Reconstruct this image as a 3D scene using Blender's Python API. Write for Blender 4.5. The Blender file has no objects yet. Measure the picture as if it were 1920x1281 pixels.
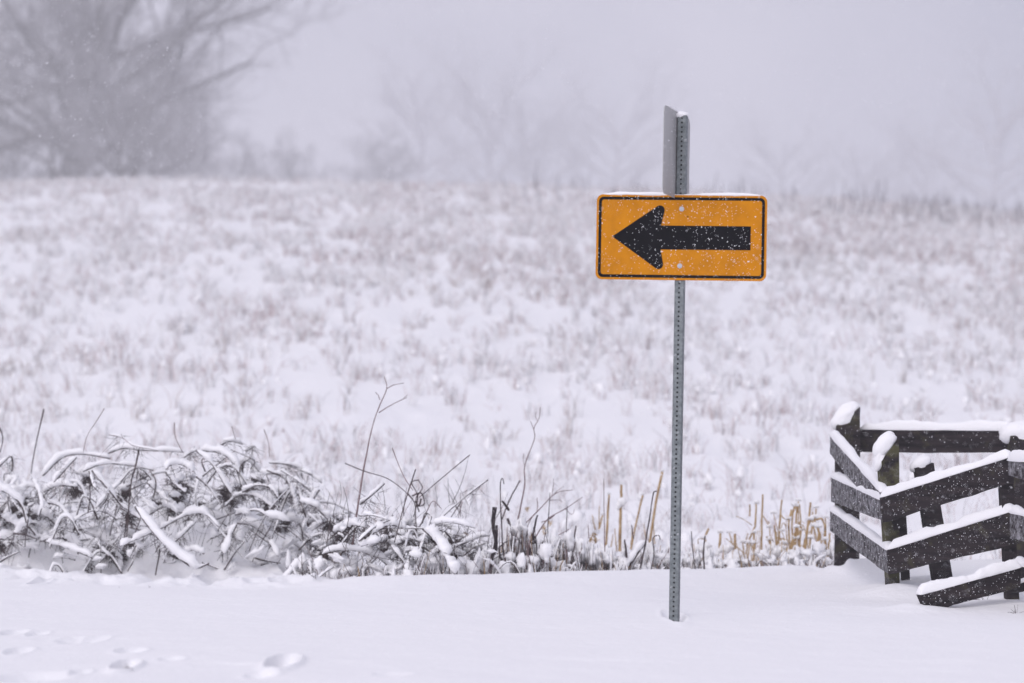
import bpy, math, random
import numpy as np
from mathutils import Vector, Matrix, Euler

# ------------------------------------------------------------------ camera, world, light
sc = bpy.context.scene
F = 5600.0; CZ = 0.94; PITCH = math.atan(190.5 / F)
cd = bpy.data.cameras.new("camera"); cam = bpy.data.objects.new("camera", cd)
sc.collection.objects.link(cam); sc.camera = cam
cam.location = (0, 0, CZ); cam.rotation_euler = (math.pi / 2 + PITCH, 0, 0)
cd.sensor_width = 36; cd.lens = F / 1920 * 36
cd.clip_start = 0.1; cd.clip_end = 5000
cd.dof.use_dof = True; cd.dof.focus_distance = 17.5; cd.dof.aperture_fstop = 2.1

SUN_EL, SUN_AZ = math.radians(38), math.radians(196)
world = bpy.data.worlds.new("World"); sc.world = world; world.use_nodes = True
wn = world.node_tree; wn.nodes.clear()
wo = wn.nodes.new('ShaderNodeOutputWorld'); bg = wn.nodes.new('ShaderNodeBackground')
sky = wn.nodes.new('ShaderNodeTexSky'); sky.sky_type = 'NISHITA'; sky.sun_disc = False
sky.sun_elevation = SUN_EL; sky.sun_rotation = SUN_AZ; sky.dust_density = 6; sky.air_density = 1
tc = wn.nodes.new('ShaderNodeTexCoord')
nz = wn.nodes.new('ShaderNodeTexNoise'); nz.inputs['Scale'].default_value = 5.0
nz.inputs['Detail'].default_value = 3; nz.inputs['Roughness'].default_value = 0.45
mp = wn.nodes.new('ShaderNodeMapping'); mp.inputs['Scale'].default_value = (1, 1, 1.7); mp.inputs['Location'].default_value = (0.28, 0.1, 0.2)
rp = wn.nodes.new('ShaderNodeValToRGB')
rp.color_ramp.elements[0].position = 0.15; rp.color_ramp.elements[0].color = (3.7, 3.85, 5.1, 1)
rp.color_ramp.elements[1].position = 0.68; rp.color_ramp.elements[1].color = (7.9, 7.6, 8.75, 1)
mx = wn.nodes.new('ShaderNodeMix'); mx.data_type = 'RGBA'; mx.inputs[0].default_value = 0.9
wn.links.new(tc.outputs['Generated'], mp.inputs['Vector']); wn.links.new(mp.outputs[0], nz.inputs['Vector'])
sx = wn.nodes.new('ShaderNodeSeparateXYZ'); wn.links.new(tc.outputs['Generated'], sx.inputs[0])
mr = wn.nodes.new('ShaderNodeMapRange'); mr.inputs[1].default_value = -0.06; mr.inputs[2].default_value = 0.22; mr.inputs[3].default_value = 0.10; mr.inputs[4].default_value = -0.38
ad = wn.nodes.new('ShaderNodeMath'); ad.operation = 'ADD'; wn.links.new(sx.outputs[0], mr.inputs[0])
wn.links.new(nz.outputs['Fac'], ad.inputs[0]); wn.links.new(mr.outputs[0], ad.inputs[1]); wn.links.new(ad.outputs[0], rp.inputs['Fac'])
wn.links.new(sky.outputs[0], mx.inputs[6]); wn.links.new(rp.outputs[0], mx.inputs[7])
wn.links.new(mx.outputs[2], bg.inputs['Color']); bg.inputs['Strength'].default_value = 0.095
wn.links.new(bg.outputs[0], wo.inputs['Surface'])
sl = bpy.data.lights.new("sun", 'SUN'); sl.energy = 1.3; sl.angle = math.radians(40); sl.color = (0.985, 0.96, 1.0)
so = bpy.data.objects.new("sun", sl); sc.collection.objects.link(so)
so.rotation_euler = (math.pi / 2 - SUN_EL, 0, math.pi - SUN_AZ)
sc.view_settings.view_transform = 'Standard'; sc.view_settings.look = 'None'
sc.view_settings.gamma = 1; sc.view_settings.exposure = 0.20
sc.render.engine = 'CYCLES'
sc.cycles.use_denoising = True; sc.cycles.max_bounces = 6; sc.cycles.volume_bounces = 1
sc.cycles.diffuse_bounces = 3; sc.cycles.transparent_max_bounces = 8

# ------------------------------------------------------------------ helpers
rng = np.random.default_rng(7)
R3 = Matrix.Rotation(PITCH, 3, 'X')
cp, sp = math.cos(PITCH), math.sin(PITCH)
def P(px, py, Y):
    """world point seen at photo pixel (px,py) at world depth Y"""
    dx = (px - 960) / F; dz = -(py - 640.5) / F
    y = cp - sp * dz; z = sp + cp * dz
    return np.array([dx * Y / y, Y, CZ + z * Y / y])
def ground_pt(px, py, z=0.0):
    dx = (px - 960) / F; dz = -(py - 640.5) / F
    y = cp - sp * dz; zz = sp + cp * dz
    t = (z - CZ) / zz
    return np.array([dx * t, y * t, z])

def _hash(ix, iy, seed):
    n = (ix.astype(np.int64) * 374761393 + iy.astype(np.int64) * 668265263 + seed * 974634777) & 0xffffffff
    n = ((n ^ (n >> 13)) * 1274126177) & 0xffffffff
    n = (n ^ (n >> 16)) & 0xffffffff
    return n / 4294967295.0
def vn(x, y, seed=0):
    x = np.asarray(x, float); y = np.asarray(y, float)
    ix = np.floor(x); iy = np.floor(y); fx = x - ix; fy = y - iy
    fx = fx * fx * fx * (fx * (fx * 6 - 15) + 10); fy = fy * fy * fy * (fy * (fy * 6 - 15) + 10)
    a = _hash(ix, iy, seed); b = _hash(ix + 1, iy, seed); c = _hash(ix, iy + 1, seed); d = _hash(ix + 1, iy + 1, seed)
    return (a * (1 - fx) + b * fx) * (1 - fy) + (c * (1 - fx) + d * fx) * fy
def fbm(x, y, seed=0, oct=4, gain=0.5):
    s = 0; a = 1; t = 0; x = np.asarray(x, float); y = np.asarray(y, float)
    for k in range(oct):
        s = s + a * (vn(x * 2 ** k + 13.7 * k, y * 2 ** k - 7.1 * k, seed + k) - 0.5); t += a; a *= gain
    return s / t * 2
def sm(t):
    t = np.clip(t, 0, 1); return t * t * (3 - 2 * t)

def mesh_obj(name, verts, quads=None, tris=None, mats=(), midx=None, smooth=True, parent=None, ngons=None):
    verts = np.asarray(verts, np.float32)
    me = bpy.data.meshes.new(name)
    parts = []; counts = []
    if quads is not None and len(quads): parts.append(np.asarray(quads, np.int32).ravel()); counts.append(np.full(len(quads), 4, np.int32))
    if tris is not None and len(tris): parts.append(np.asarray(tris, np.int32).ravel()); counts.append(np.full(len(tris), 3, np.int32))
    if ngons is not None:
        for g in ngons: parts.append(np.asarray(g, np.int32)); counts.append(np.array([len(g)], np.int32))
    loops = np.concatenate(parts); counts = np.concatenate(counts)
    starts = np.concatenate([[0], np.cumsum(counts)[:-1]]).astype(np.int32)
    me.vertices.add(len(verts)); me.vertices.foreach_set('co', verts.ravel())
    me.loops.add(len(loops)); me.loops.foreach_set('vertex_index', loops)
    me.polygons.add(len(counts)); me.polygons.foreach_set('loop_start', starts)
    for m in (mats if isinstance(mats, (list, tuple)) else [mats]): me.materials.append(m)
    if midx is not None: me.polygons.foreach_set('material_index', np.asarray(midx, np.int32))
    me.polygons.foreach_set('use_smooth', np.full(len(counts), bool(smooth)))
    me.update(calc_edges=True); me.validate()
    o = bpy.data.objects.new(name, me); sc.collection.objects.link(o)
    if parent is not None: o.parent = parent
    return o

class MB:
    def __init__(s): s.v = []; s.q = []; s.t = []; s.qm = []; s.tm = []; s.n = 0
    def add(s, v, q=None, t=None, m=0):
        v = np.asarray(v, float).reshape(-1, 3); s.v.append(v)
        if q is not None and len(q): q = np.asarray(q, int) + s.n; s.q.append(q); s.qm.append(np.full(len(q), m))
        if t is not None and len(t): t = np.asarray(t, int) + s.n; s.t.append(t); s.tm.append(np.full(len(t), m))
        s.n += len(v)
    def box(s, lo, hi, m=0):
        x0, y0, z0 = lo; x1, y1, z1 = hi
        s.add([(x0,y0,z0),(x1,y0,z0),(x1,y1,z0),(x0,y1,z0),(x0,y0,z1),(x1,y0,z1),(x1,y1,z1),(x0,y1,z1)],
              [(0,3,2,1),(4,5,6,7),(0,1,5,4),(1,2,6,5),(2,3,7,6),(3,0,4,7)], m=m)
    def build(s, name, mats, parent=None, smooth=True):
        q = np.concatenate(s.q) if s.q else None; t = np.concatenate(s.t) if s.t else None
        mi = np.concatenate(s.qm + s.tm) if isinstance(mats, (list, tuple)) and len(mats) > 1 else None
        return mesh_obj(name, np.concatenate(s.v), q, t, mats, mi, smooth, parent)

def tubes(Pn, Rn, sides=5, cap=True):
    """batch of n tubes: Pn (n,k,3), Rn (n,k)"""
    Pn = np.asarray(Pn, float); n, k, _ = Pn.shape; Rn = np.asarray(Rn, float)
    T = np.gradient(Pn, axis=1); T /= np.linalg.norm(T, axis=2, keepdims=True) + 1e-12
    ref = np.where(np.abs(T[..., 2:3]) > 0.9, np.array([1.0, 0, 0]), np.array([0, 0, 1.0]))
    ref = np.repeat(ref[:, :1], k, axis=1)
    A = np.cross(T, ref); A /= np.linalg.norm(A, axis=2, keepdims=True) + 1e-12
    B = np.cross(T, A)
    ang = np.arange(sides) * 2 * math.pi / sides
    V = Pn[:, :, None] + Rn[:, :, None, None] * (np.cos(ang)[None, None, :, None] * A[:, :, None] + np.sin(ang)[None, None, :, None] * B[:, :, None])
    V = V.reshape(-1, 3)
    i = np.arange(n)[:, None, None] * k * sides; j = np.arange(k - 1)[None, :, None] * sides; a = np.arange(sides)[None, None, :]
    b = (a + 1) % sides
    Q = np.stack([i + j + a, i + j + b, i + j + sides + b, i + j + sides + a], axis=-1).reshape(-1, 4)
    tr = None
    if cap:
        V2 = Pn[:, -1]; base = len(V); V = np.concatenate([V, V2])
        e = np.arange(n)[:, None] * k * sides + (k - 1) * sides
        aa = np.arange(sides)[None]; tr = np.stack([e + aa, e + (aa + 1) % sides, np.broadcast_to(base + np.arange(n)[:, None], (n, sides))], axis=-1).reshape(-1, 3)
    return V, Q, tr

def spline(pts, k):
    """Catmull-Rom resample to k points"""
    p = np.asarray(pts, float)
    if len(p) == 2: return p[0] + (p[1] - p[0]) * np.linspace(0, 1, k)[:, None]
    e = np.concatenate([[2 * p[0] - p[1]], p, [2 * p[-1] - p[-2]]])
    L = np.concatenate([[0], np.cumsum(np.linalg.norm(np.diff(p, axis=0), axis=1))]); L /= L[-1]
    out = []
    for u in np.linspace(0, 1, k):
        i = min(np.searchsorted(L, u, side='right') - 1, len(p) - 2); t = (u - L[i]) / (L[i + 1] - L[i] + 1e-12)
        a, b, c, d = e[i:i + 4]
        out.append(0.5 * (2 * b + (c - a) * t + (2 * a - 5 * b + 4 * c - d) * t * t + (3 * b - a - 3 * c + d) * t ** 3))
    return np.array(out)

def snow_on(mb, pts, r, s, seed=0, sides=10, m=0, wid=0.62, full=False):
    """snow lying along the upper side of a cane: pts (k,3), cane radius r, snow depth s"""
    pts = np.asarray(pts, float); k = len(pts)
    T = np.gradient(pts, axis=0); T /= np.linalg.norm(T, axis=1, keepdims=True) + 1e-12
    hor = np.sqrt(T[:, 0] ** 2 + T[:, 1] ** 2)
    u = np.linspace(0, 1, k)
    lump = 1 + 0.42 * fbm(u * 8 + seed * 3.1, np.full(k, seed * 1.7), seed % 97, 4)
    lump = lump * (.30 + .70 * sm((fbm(u * 4.5 + seed * 1.3, np.full(k, seed * .9), seed % 71 + 3, 3) + .42) / .3))
    end = np.sqrt(np.clip(np.minimum(u, 1 - u) * 9, 0, 1)) if not full else np.ones(k)
    S = s * lump * np.clip(0.35 + 0.75 * hor, 0, 1) * end + 1e-4
    Hh = np.cross(T, [0, 0, 1.0]); Hh /= np.linalg.norm(Hh, axis=1, keepdims=True) + 1e-9
    Vv = np.cross(Hh, T); Vv *= np.where(Vv[:, 2:3] < 0, -1, 1)
    C = pts + Vv * (r * 0.4 + S[:, None] * 0.45)
    ang = np.arange(sides) * 2 * math.pi / sides
    rg = 1 + .38 * fbm(u[:, None] * 20 + seed, np.cos(ang)[None] * 1.9 + np.sin(ang)[None] * 2.6 + seed * .7, seed % 91, 3)
    V = C[:, None] + rg[:, :, None] * (np.cos(ang)[None, :, None] * Hh[:, None] * (S * wid + r * 0.6)[:, None, None] +
                      np.sin(ang)[None, :, None] * Vv[:, None] * (S * 0.55)[:, None, None])
    j = np.arange(k - 1)[:, None] * sides; a = np.arange(sides)[None]; b = (a + 1) % sides
    Q = np.stack([j + a, j + b, j + sides + b, j + sides + a], -1).reshape(-1, 4)
    V = V.reshape(-1, 3); n = len(V); V = np.concatenate([V, C[:1], C[-1:]])
    aa = np.arange(sides); bb = (aa + 1) % sides
    t = np.concatenate([np.stack([bb, aa, np.full(sides, n)], -1), np.stack([(k - 1) * sides + aa, (k - 1) * sides + bb, np.full(sides, n + 1)], -1)])
    mb.add(V, Q, t, m)

def blob(mb, c, rad, seed=0, nu=14, nv=9, amp=0.25, rot=None, m=0):
    u = np.arange(nu) * 2 * math.pi / nu; v = np.linspace(0, math.pi, nv)[1:-1]
    U, Vv = np.meshgrid(u, v)
    d = np.stack([np.cos(U) * np.sin(Vv), np.sin(U) * np.sin(Vv), np.cos(Vv)], -1).reshape(-1, 3)
    d = np.concatenate([d, [[0, 0, 1], [0, 0, -1]]])
    f = 1 + amp * fbm(d[:, 0] * 1.6 + seed * 5.3, d[:, 1] * 1.6 + d[:, 2] * 2.1, seed % 89, 3) + amp * .35 * fbm(d[:, 0] * 4.1 + seed * 2.3 + d[:, 2] * 1.3, d[:, 1] * 4.4 + d[:, 2] * 3.7, seed % 83 + 5, 3)
    pts = d * f[:, None] * np.asarray(rad)
    if rot is not None: pts = pts @ np.array(rot).T
    pts = pts + np.asarray(c)
    q = []; K = nv - 2
    for j in range(K - 1):
        for i in range(nu):
            q.append((j * nu + i, (j + 1) * nu + i, (j + 1) * nu + (i + 1) % nu, j * nu + (i + 1) % nu))
    t = [((i + 1) % nu, K * nu, i) for i in range(nu)] + [((K - 1) * nu + i, K * nu + 1, (K - 1) * nu + (i + 1) % nu) for i in range(nu)]
    t = [(a, b, c2) for a, b, c2 in t]
    mb.add(pts, q, t, m)

def empty(name, loc=(0, 0, 0), rot=(0, 0, 0)):
    o = bpy.data.objects.new(name, None); sc.collection.objects.link(o); o.location = loc; o.rotation_euler = rot
    o.empty_display_size = 0.1
    return o
def tag(o, label=None, cat=None, group=None, kind=None):
    if label: o['label'] = label
    if cat: o['category'] = cat
    if group: o['group'] = group
    if kind: o['kind'] = kind
    return o

# ------------------------------------------------------------------ materials
def mat(name, col, rough=0.7, metal=0.0, spec=0.3):
    m = bpy.data.materials.new(name); m.use_nodes = True
    b = m.node_tree.nodes['Principled BSDF']
    b.inputs['Base Color'].default_value = (*col, 1); b.inputs['Roughness'].default_value = rough
    b.inputs['Metallic'].default_value = metal; b.inputs['Specular IOR Level'].default_value = spec
    return m, m.node_tree, b
def node(nt, t, **kw):
    n = nt.nodes.new(t)
    for k, v in kw.items():
        if k in n.inputs: n.inputs[k].default_value = v
        else: setattr(n, k, v)
    return n
def noise_col(nt, b, scale, cols, detail=5, vec_scale=None, lo=0.3, hi=0.7, rough=0.6, coord='Object'):
    t = node(nt, 'ShaderNodeTexCoord'); n = node(nt, 'ShaderNodeTexNoise', Scale=scale, Detail=detail, Roughness=rough)
    src = t.outputs[coord]
    if vec_scale:
        mpn = node(nt, 'ShaderNodeMapping'); mpn.inputs['Scale'].default_value = vec_scale
        nt.links.new(src, mpn.inputs['Vector']); src = mpn.outputs[0]
    nt.links.new(src, n.inputs['Vector'])
    r = node(nt, 'ShaderNodeValToRGB'); cr = r.color_ramp
    cr.elements[0].position = lo; cr.elements[0].color = (*cols[0], 1)
    cr.elements[1].position = hi; cr.elements[1].color = (*cols[-1], 1)
    for i, c in enumerate(cols[1:-1]):
        e = cr.elements.new(lo + (hi - lo) * (i + 1) / (len(cols) - 1)); e.color = (*c, 1)
    nt.links.new(n.outputs['Fac'], r.inputs['Fac'])
    if b is not None: nt.links.new(r.outputs[0], b.inputs['Base Color'])
    return r, src
def bump(nt, b, scale, dist, strength=0.6, detail=4, src=None):
    n = node(nt, 'ShaderNodeTexNoise', Scale=scale, Detail=detail, Roughness=0.6)
    if src is None: src = node(nt, 'ShaderNodeTexCoord').outputs['Object']
    nt.links.new(src, n.inputs['Vector'])
    bp = node(nt, 'ShaderNodeBump', Strength=strength, Distance=dist)
    nt.links.new(n.outputs['Fac'], bp.inputs['Height']); nt.links.new(bp.outputs[0], b.inputs['Normal'])

def snow_mat(name, bscale, bdist):
    m, nt, b = mat(name, (0.90, 0.895, 0.905), 0.75, spec=0.2)
    bump(nt, b, bscale, bdist, 0.5)
    return m
M_SNOW = snow_mat('snow_ground_mat', 14, 0.02)
M_SNOWC = snow_mat('snow_cover_mat', 60, 0.006)
M_FLAKE, _, _ = mat('snowflake_mat', (0.9, 0.9, 0.93), 0.8)
# frosted snow specks read the same as flakes
def wood(name, frost=0.0, moss=0.25, mlo=.56):
    m, nt, b = mat(name, (0.03, 0.025, 0.025), 0.85, spec=0.08)
    r, src = noise_col(nt, None, 3.0, [(0.005, 0.004, 0.005), (0.022, 0.017, 0.020), (0.034, 0.026, 0.028), (0.06, 0.05, 0.052)], 10, (1, 1, 11), 0.3, 0.78)
    r2, _ = noise_col(nt, None, 7.0, [(0, 0, 0), (1, 1, 1)], 6, None, mlo, mlo + .1)
    mix = node(nt, 'ShaderNodeMix', data_type='RGBA'); mulm = node(nt, 'ShaderNodeMath', operation='MULTIPLY'); mulm.inputs[1].default_value = moss
    nt.links.new(r2.outputs[0], mulm.inputs[0]); nt.links.new(mulm.outputs[0], mix.inputs[0])
    nt.links.new(r.outputs[0], mix.inputs[6]); mix.inputs[7].default_value = (0.085, 0.08, 0.04, 1)
    # blown snow stuck in the grain
    r3, _ = noise_col(nt, None, 17.0, [(0, 0, 0), (1, 1, 1)], 12, (1, 1, 1.3), 0.56 - frost * 0.22, 0.70 - frost * 0.1, 0.75)
    mul2 = node(nt, 'ShaderNodeMath', operation='MULTIPLY'); mul2.inputs[1].default_value = 0.25 + 0.55 * frost
    mix2 = node(nt, 'ShaderNodeMix', data_type='RGBA'); nt.links.new(r3.outputs[0], mul2.inputs[0]); nt.links.new(mul2.outputs[0], mix2.inputs[0])
    nt.links.new(mix.outputs[2], mix2.inputs[6]); mix2.inputs[7].default_value = (0.6, 0.6, 0.64, 1)
    nt.links.new(mix2.outputs[2], b.inputs['Base Color'])
    bump(nt, b, 30, 0.008, 0.8, 6)
    return m
M_WOOD = wood('weathered_wood_mat', 0.0, 0.35); M_WOODF = wood('frosted_wood_mat', 0.62, 0.15); M_WOODG = wood('mossy_wood_mat', 0.0, .5, .52)
M_LICH = wood('lichen_wood_mat', 0.1, .9, .44)
M_TWIG, nt_, b_ = mat('dark_twig_mat', (0.05, 0.035, 0.035), 0.85); noise_col(nt_, b_, 25, [(0.018, 0.012, 0.014), (0.05, 0.034, 0.036), (0.12, 0.09, 0.085)], 6)
M_BARK, nt_, b_ = mat('rotten_bark_mat', (0.04, 0.03, 0.03), 0.9); noise_col(nt_, b_, 45, [(0.010, 0.007, 0.009), (0.03, 0.02, 0.024), (0.45, 0.43, 0.45)], 8, None, 0.42, 0.80); bump(nt_, b_, 60, 0.01)
M_RED, nt_, b_ = mat('reddish_stem_mat', (0.16, 0.10, 0.10), 0.8); noise_col(nt_, b_, 30, [(0.10, 0.055, 0.06), (0.20, 0.13, 0.13), (0.34, 0.26, 0.26)], 6)
M_STRAW, nt_, b_ = mat('straw_mat', (0.42, 0.29, 0.14), 0.75); noise_col(nt_, b_, 30, [(0.16, 0.09, 0.04), (0.40, 0.26, 0.12), (0.60, 0.45, 0.26)], 6, (1, 1, .4))
M_STUB, nt_, b_ = mat('field_stem_mat', (0.3, 0.2, 0.2), 0.85); noise_col(nt_, b_, 0.35, [(0.36, 0.215, 0.215), (0.50, 0.37, 0.36), (0.42, 0.36, 0.30)], 6)
M_STUBG, nt_, b_ = mat('grey_stem_mat', (0.2, 0.17, 0.18), 0.85); noise_col(nt_, b_, 0.5, [(0.15, 0.135, 0.145), (0.34, 0.32, 0.335)], 6)
M_TREE, nt_, b_ = mat('tree_bark_mat', (0.07, 0.06, 0.065), 0.9); noise_col(nt_, b_, 4, [(0.045, 0.04, 0.042), (0.10, 0.09, 0.09)], 6)
M_TWIGF, nt_, b_ = mat('frosted_hazed_twig_mat', (0.13, 0.12, 0.125), 0.9); noise_col(nt_, b_, 1.5, [(0.22, 0.21, 0.22), (0.40, 0.39, 0.41)], 6)  # frosted twigs, colour lightened further in place of denser haze

# ------------------------------------------------------------------ terrain
hor_px = np.array([-900, 0, 400, 700, 1100, 1450, 1700, 1920, 2900]); hor_py = np.array([352, 346, 344, 348, 360, 374, 392, 406, 450])
DENTS = []   # x, y, rx, ry, depth
def dent(px, py, wpx, hpx, depth):
    c = ground_pt(px, py); a = ground_pt(px, py - hpx / 2); b = ground_pt(px, py + hpx / 2)
    DENTS.append((c[0], c[1], abs(ground_pt(px + wpx / 2, py)[0] - c[0]), abs(a[1] - b[1]) / 2, depth))
for d in [(25, 1187, 40, 9, .030), (70, 1190, 30, 8, .02), (150, 1203, 70, 9, .022), (35, 1222, 40, 10, .035), (245, 1222, 46, 9, .035), (180, 1200, 40, 8, .02),
          (235, 1254, 38, 14, .11), (530, 1250, 46, 22, .11), (320, 1240, 40, 6, .015), (420, 1250, 110, 7, .012), (490, 1272, 50, 8, .03), (735, 1272, 60, 8, .015),
          (60, 1272, 110, 18, .04), (150, 1262, 30, 10, .02), (1558, 1081, 34, 14, .08), (75, 1092, 26, 8, .06), (1264, 1160, 34, 20, .035), (1700, 1245, 220, 14, .01), (1100, 1240, 260, 12, .008)]:
    dent(*d)
Yc_x = [-9, -3.8, -2.6, -1.4, -.75, 1.1, 2.0, 2.7, 6, 12]; Yc_y = [21.6, 21.3, 20.9, 20.2, 19.6, 20.8, 21.4, 22.2, 22.6, 23]
def H(x, Y):
    x = np.asarray(x, float); Y = np.asarray(Y, float)
    z = 0.025 * fbm(x * .45, Y * .35, 3, 3) + 0.010 * fbm(x * 1.6, Y * 1.5, 5, 3) + .006 * fbm(x * 3.5 + Y, Y * 4.5, 8, 4)
    Yc = np.interp(x, Yc_x, Yc_y)
    z = z * sm((Y - 2) / 6) + 0.05 * np.exp(-((Y - Yc) / .6) ** 2) * np.interp(x, [-2, -1, 2, 2.4], [-.3, 1, 1, .2])
    z = z - np.interp(x, [-1.7, -.9], [.05, .20]) * sm((Y - Yc) / .7) * sm((Yc + 4 - Y) / 2)
    am = np.interp(x, [-30, -9, -4, -3.2, -2.6, -1.8, -1.1, -.5], [.2, .5, .52, .46, .56, .52, .30, 0])
    z = z + am * np.exp(-((Y - 22.9) / .85) ** 2)
    # left verge rises a little before the brush
    z = z + np.interp(x, [-5, -3, -1.2], [.03, .01, 0]) * sm((Y - 18.8) / 1.5) * sm((25 - Y) / 2)
    w = sm((Y - Yc + np.interp(x, [-1.6, -.9], [.9, -.15])) / .5) * sm((Yc + 4.5 - Y) / 2) * np.interp(x, [-9, -1, 2.2, 2.8, 4], [1, 1, .7, .3, .1])
    lump = np.abs(fbm(x * 3.4, Y * 1.5, 11, 3, .38)); z = z + w * (0.15 * (0.34 - lump) + .018 * fbm(x * 9, Y * 4, 15, 3))
    # fence mounds
    for cx, cy, s, a in ((2.45, 20.3, .45, .06), (3.0, 17.9, .35, .05), (2.75, 20.9, .6, .05), (3.2, 19.3, .8, .10), (3.9, 20.5, 1.0, .16), (3.3, 18.9, .5, .05), (2.27, 16.85, .20, .045), (2.32, 18.15, .22, .06), (2.75, 17.2, .3, .04), (2.55, 18.6, .35, .07), (2.38, 20.55, .22, .05)):
        z = z + a * np.exp(-(((x - cx) / s) ** 2 + ((Y - cy) / s) ** 2))
    px = 960 + F * x / np.maximum(Y, 5)
    hy = np.interp(px, hor_px, hor_py)
    el = np.tan(np.arctan(-(hy - 640.5) / F) + PITCH)
    Yr = 112.0
    zc = CZ + el * Yr
    t = np.clip((Y - 23.0) / (Yr - 23.0), 0, 1)
    tt = t - 0.035 * (1 - np.exp(-t * 28)) * (1 - t)
    rise = (zc) * np.maximum(tt, 0) * sm((Y - 23) / 4)
    far = el * np.clip(Y - Yr, 0, 420) - 2.2 * sm((Y - Yr) / 60)
    z = z + rise + far
    fw = sm((Y - 23.5) / 3) * (1 - 0.7 * sm((Y - 130) / 60))
    z = z + fw * (0.16 * fbm(x * .35, Y * .14, 21, 3) + 0.05 * fbm(x * 2.2, Y * .9, 25, 3) * sm((fbm(x * .5, Y * .25, 31, 2) + .45) / .5))
    for dx, dy, rx, ry, dp in DENTS:
        q = ((x - dx) / rx) ** 2 + ((Y - dy) / ry) ** 2
        z = z - dp * np.exp(-q * q * .8) * (1 + (.45 * fbm(x * 24, Y * 14, 61, 2) if dp > .07 else 0)) + dp * .22 * np.exp(-((np.sqrt(q) - 1.35) / .35) ** 2)
    return z

ys = np.concatenate([np.linspace(-40, 6, 14, endpoint=False), np.linspace(6, 11, 30, endpoint=False), np.linspace(11, 24.5, 380, endpoint=False),
                     np.linspace(24.5, 50, 190, endpoint=False), np.linspace(50, 118, 200, endpoint=False), np.geomspace(118, 690, 60)])
uin = np.linspace(-1.25, 1.25, 860); uo = np.geomspace(1.3, 40, 28)
us = np.concatenate([-uo[::-1], uin, uo])
U, YY = np.meshgrid(us, ys)
half = np.maximum(np.abs(YY), 11) * (960 / F)
Xg = U * half
Xg = np.clip(Xg, -430, 430)
Zg = H(Xg, YY)
nr, nc = Xg.shape
idx = np.arange(nr * nc).reshape(nr, nc)
Q = np.stack([idx[:-1, :-1], idx[:-1, 1:], idx[1:, 1:], idx[1:, :-1]], -1).reshape(-1, 4)
g = mesh_obj('snowy_ground', np.stack([Xg, YY, Zg], -1).reshape(-1, 3), Q, None, [M_SNOW])
tag(g, kind='structure')
def Hs(x, y): return float(H(np.array([x]), np.array([y]))[0])

# ------------------------------------------------------------------ field stubble (uncountable)
def field_stubble():
    n = 24000
    r = rng.random(n * 3)
    Y = np.sqrt(24.0 ** 2 + r * (122.0 ** 2 - 24.0 ** 2)); X = (rng.random(n * 3) * 2 - 1) * Y * (960 / F) * 1.3
    dens = 0.29 + .58 * fbm(X * .45, Y * .16, 41, 3) + 0.75 * fbm(X * 1.9, Y * .8, 45, 2) + .10 * sm((Y - 88) / 20) + .22 * sm((36 - Y) / 8) + .15 * sm((X / Y + .02) / .15)
    keep = rng.random(n * 3) < np.clip(dens, 0.03, 1) * .56
    X = X[keep][:n]; Y = Y[keep][:n]; n = len(X)
    Z = H(X, Y)
    nb = 9
    x = np.repeat(X, nb) + rng.normal(0, .05, n * nb); y = np.repeat(Y, nb) + rng.normal(0, .05, n * nb); z = np.repeat(Z, nb) - .03
    h = np.repeat(rng.uniform(.10, .34, n), nb) * rng.uniform(.5, 1.15, n * nb)
    lean = rng.normal(0, .22, (n * nb, 2))
    p0 = np.stack([x, y, z], -1); p1 = p0 + np.stack([lean[:, 0] * h * .5, lean[:, 1] * h * .5, h * .6], -1)
    p2 = p0 + np.stack([lean[:, 0] * h * 1.6, lean[:, 1] * h * 1.6, h], -1)
    PP = np.stack([p0, p1, p2], 1)
    w = rng.uniform(.0028, .0068, n * nb) * np.clip(y / 62, .45, 1.15); RR = np.stack([w, w, w * .5], 1)
    kind = rng.random(n * nb) + np.repeat(fbm(X * .3, Y * .12, 51, 2) * .25, nb)
    mb = MB()
    for m, sel in ((0, kind < .30), (1, (kind >= .30) & (kind < .52)), (2, kind >= .52)):
        r_ = RR[sel] * (2.1 if m == 2 else 1)
        V, Qd, _ = tubes(PP[sel], r_, 3, cap=False); mb.add(V, Qd, m=m)
    o = mb.build('field_stubble', [M_STUB, M_STUBG, M_SNOWC])
    tag(o, 'pinkish brown dead grass and stubble standing in the snowy hillside field', 'grass', kind='stuff')
    # clumps of snow caught on the tufts
    ns = 6500; sel = rng.choice(n, ns, replace=False)
    u = np.arange(6) * math.pi / 3
    ring = np.stack([np.cos(u), np.sin(u), np.zeros(6)], -1)
    base = np.concatenate([ring * .8 + [0, 0, -.45], ring * .95 + [0, 0, .15], [[0, 0, .85]]])
    tq = [(i, (i + 1) % 6, 6 + (i + 1) % 6, 6 + i) for i in range(6)]; tt = [(6 + i, 6 + (i + 1) % 6, 12) for i in range(6)]
    S = rng.uniform(.015, .05, ns)
    C = np.stack([X[sel] + rng.normal(0, .05, ns), Y[sel], Z[sel] + rng.uniform(.02, .20, ns)], -1)
    V = base[None] * np.stack([S * rng.uniform(.6, 1.5, ns), S, S * rng.uniform(.8, 2.6, ns)], -1)[:, None] * rng.uniform(.75, 1.25, (ns, 13, 1)) + C[:, None]
    off = (np.arange(ns) * 13)[:, None, None]
    o2 = mesh_obj('snow_on_stubble', V.reshape(-1, 3), (np.array(tq)[None] + off).reshape(-1, 4), (np.array(tt)[None] + off).reshape(-1, 3), [M_SNOWC])
    tag(o2, 'small clumps of snow caught on the dead grass of the field', 'snow', kind='stuff')
field_stubble()

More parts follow.
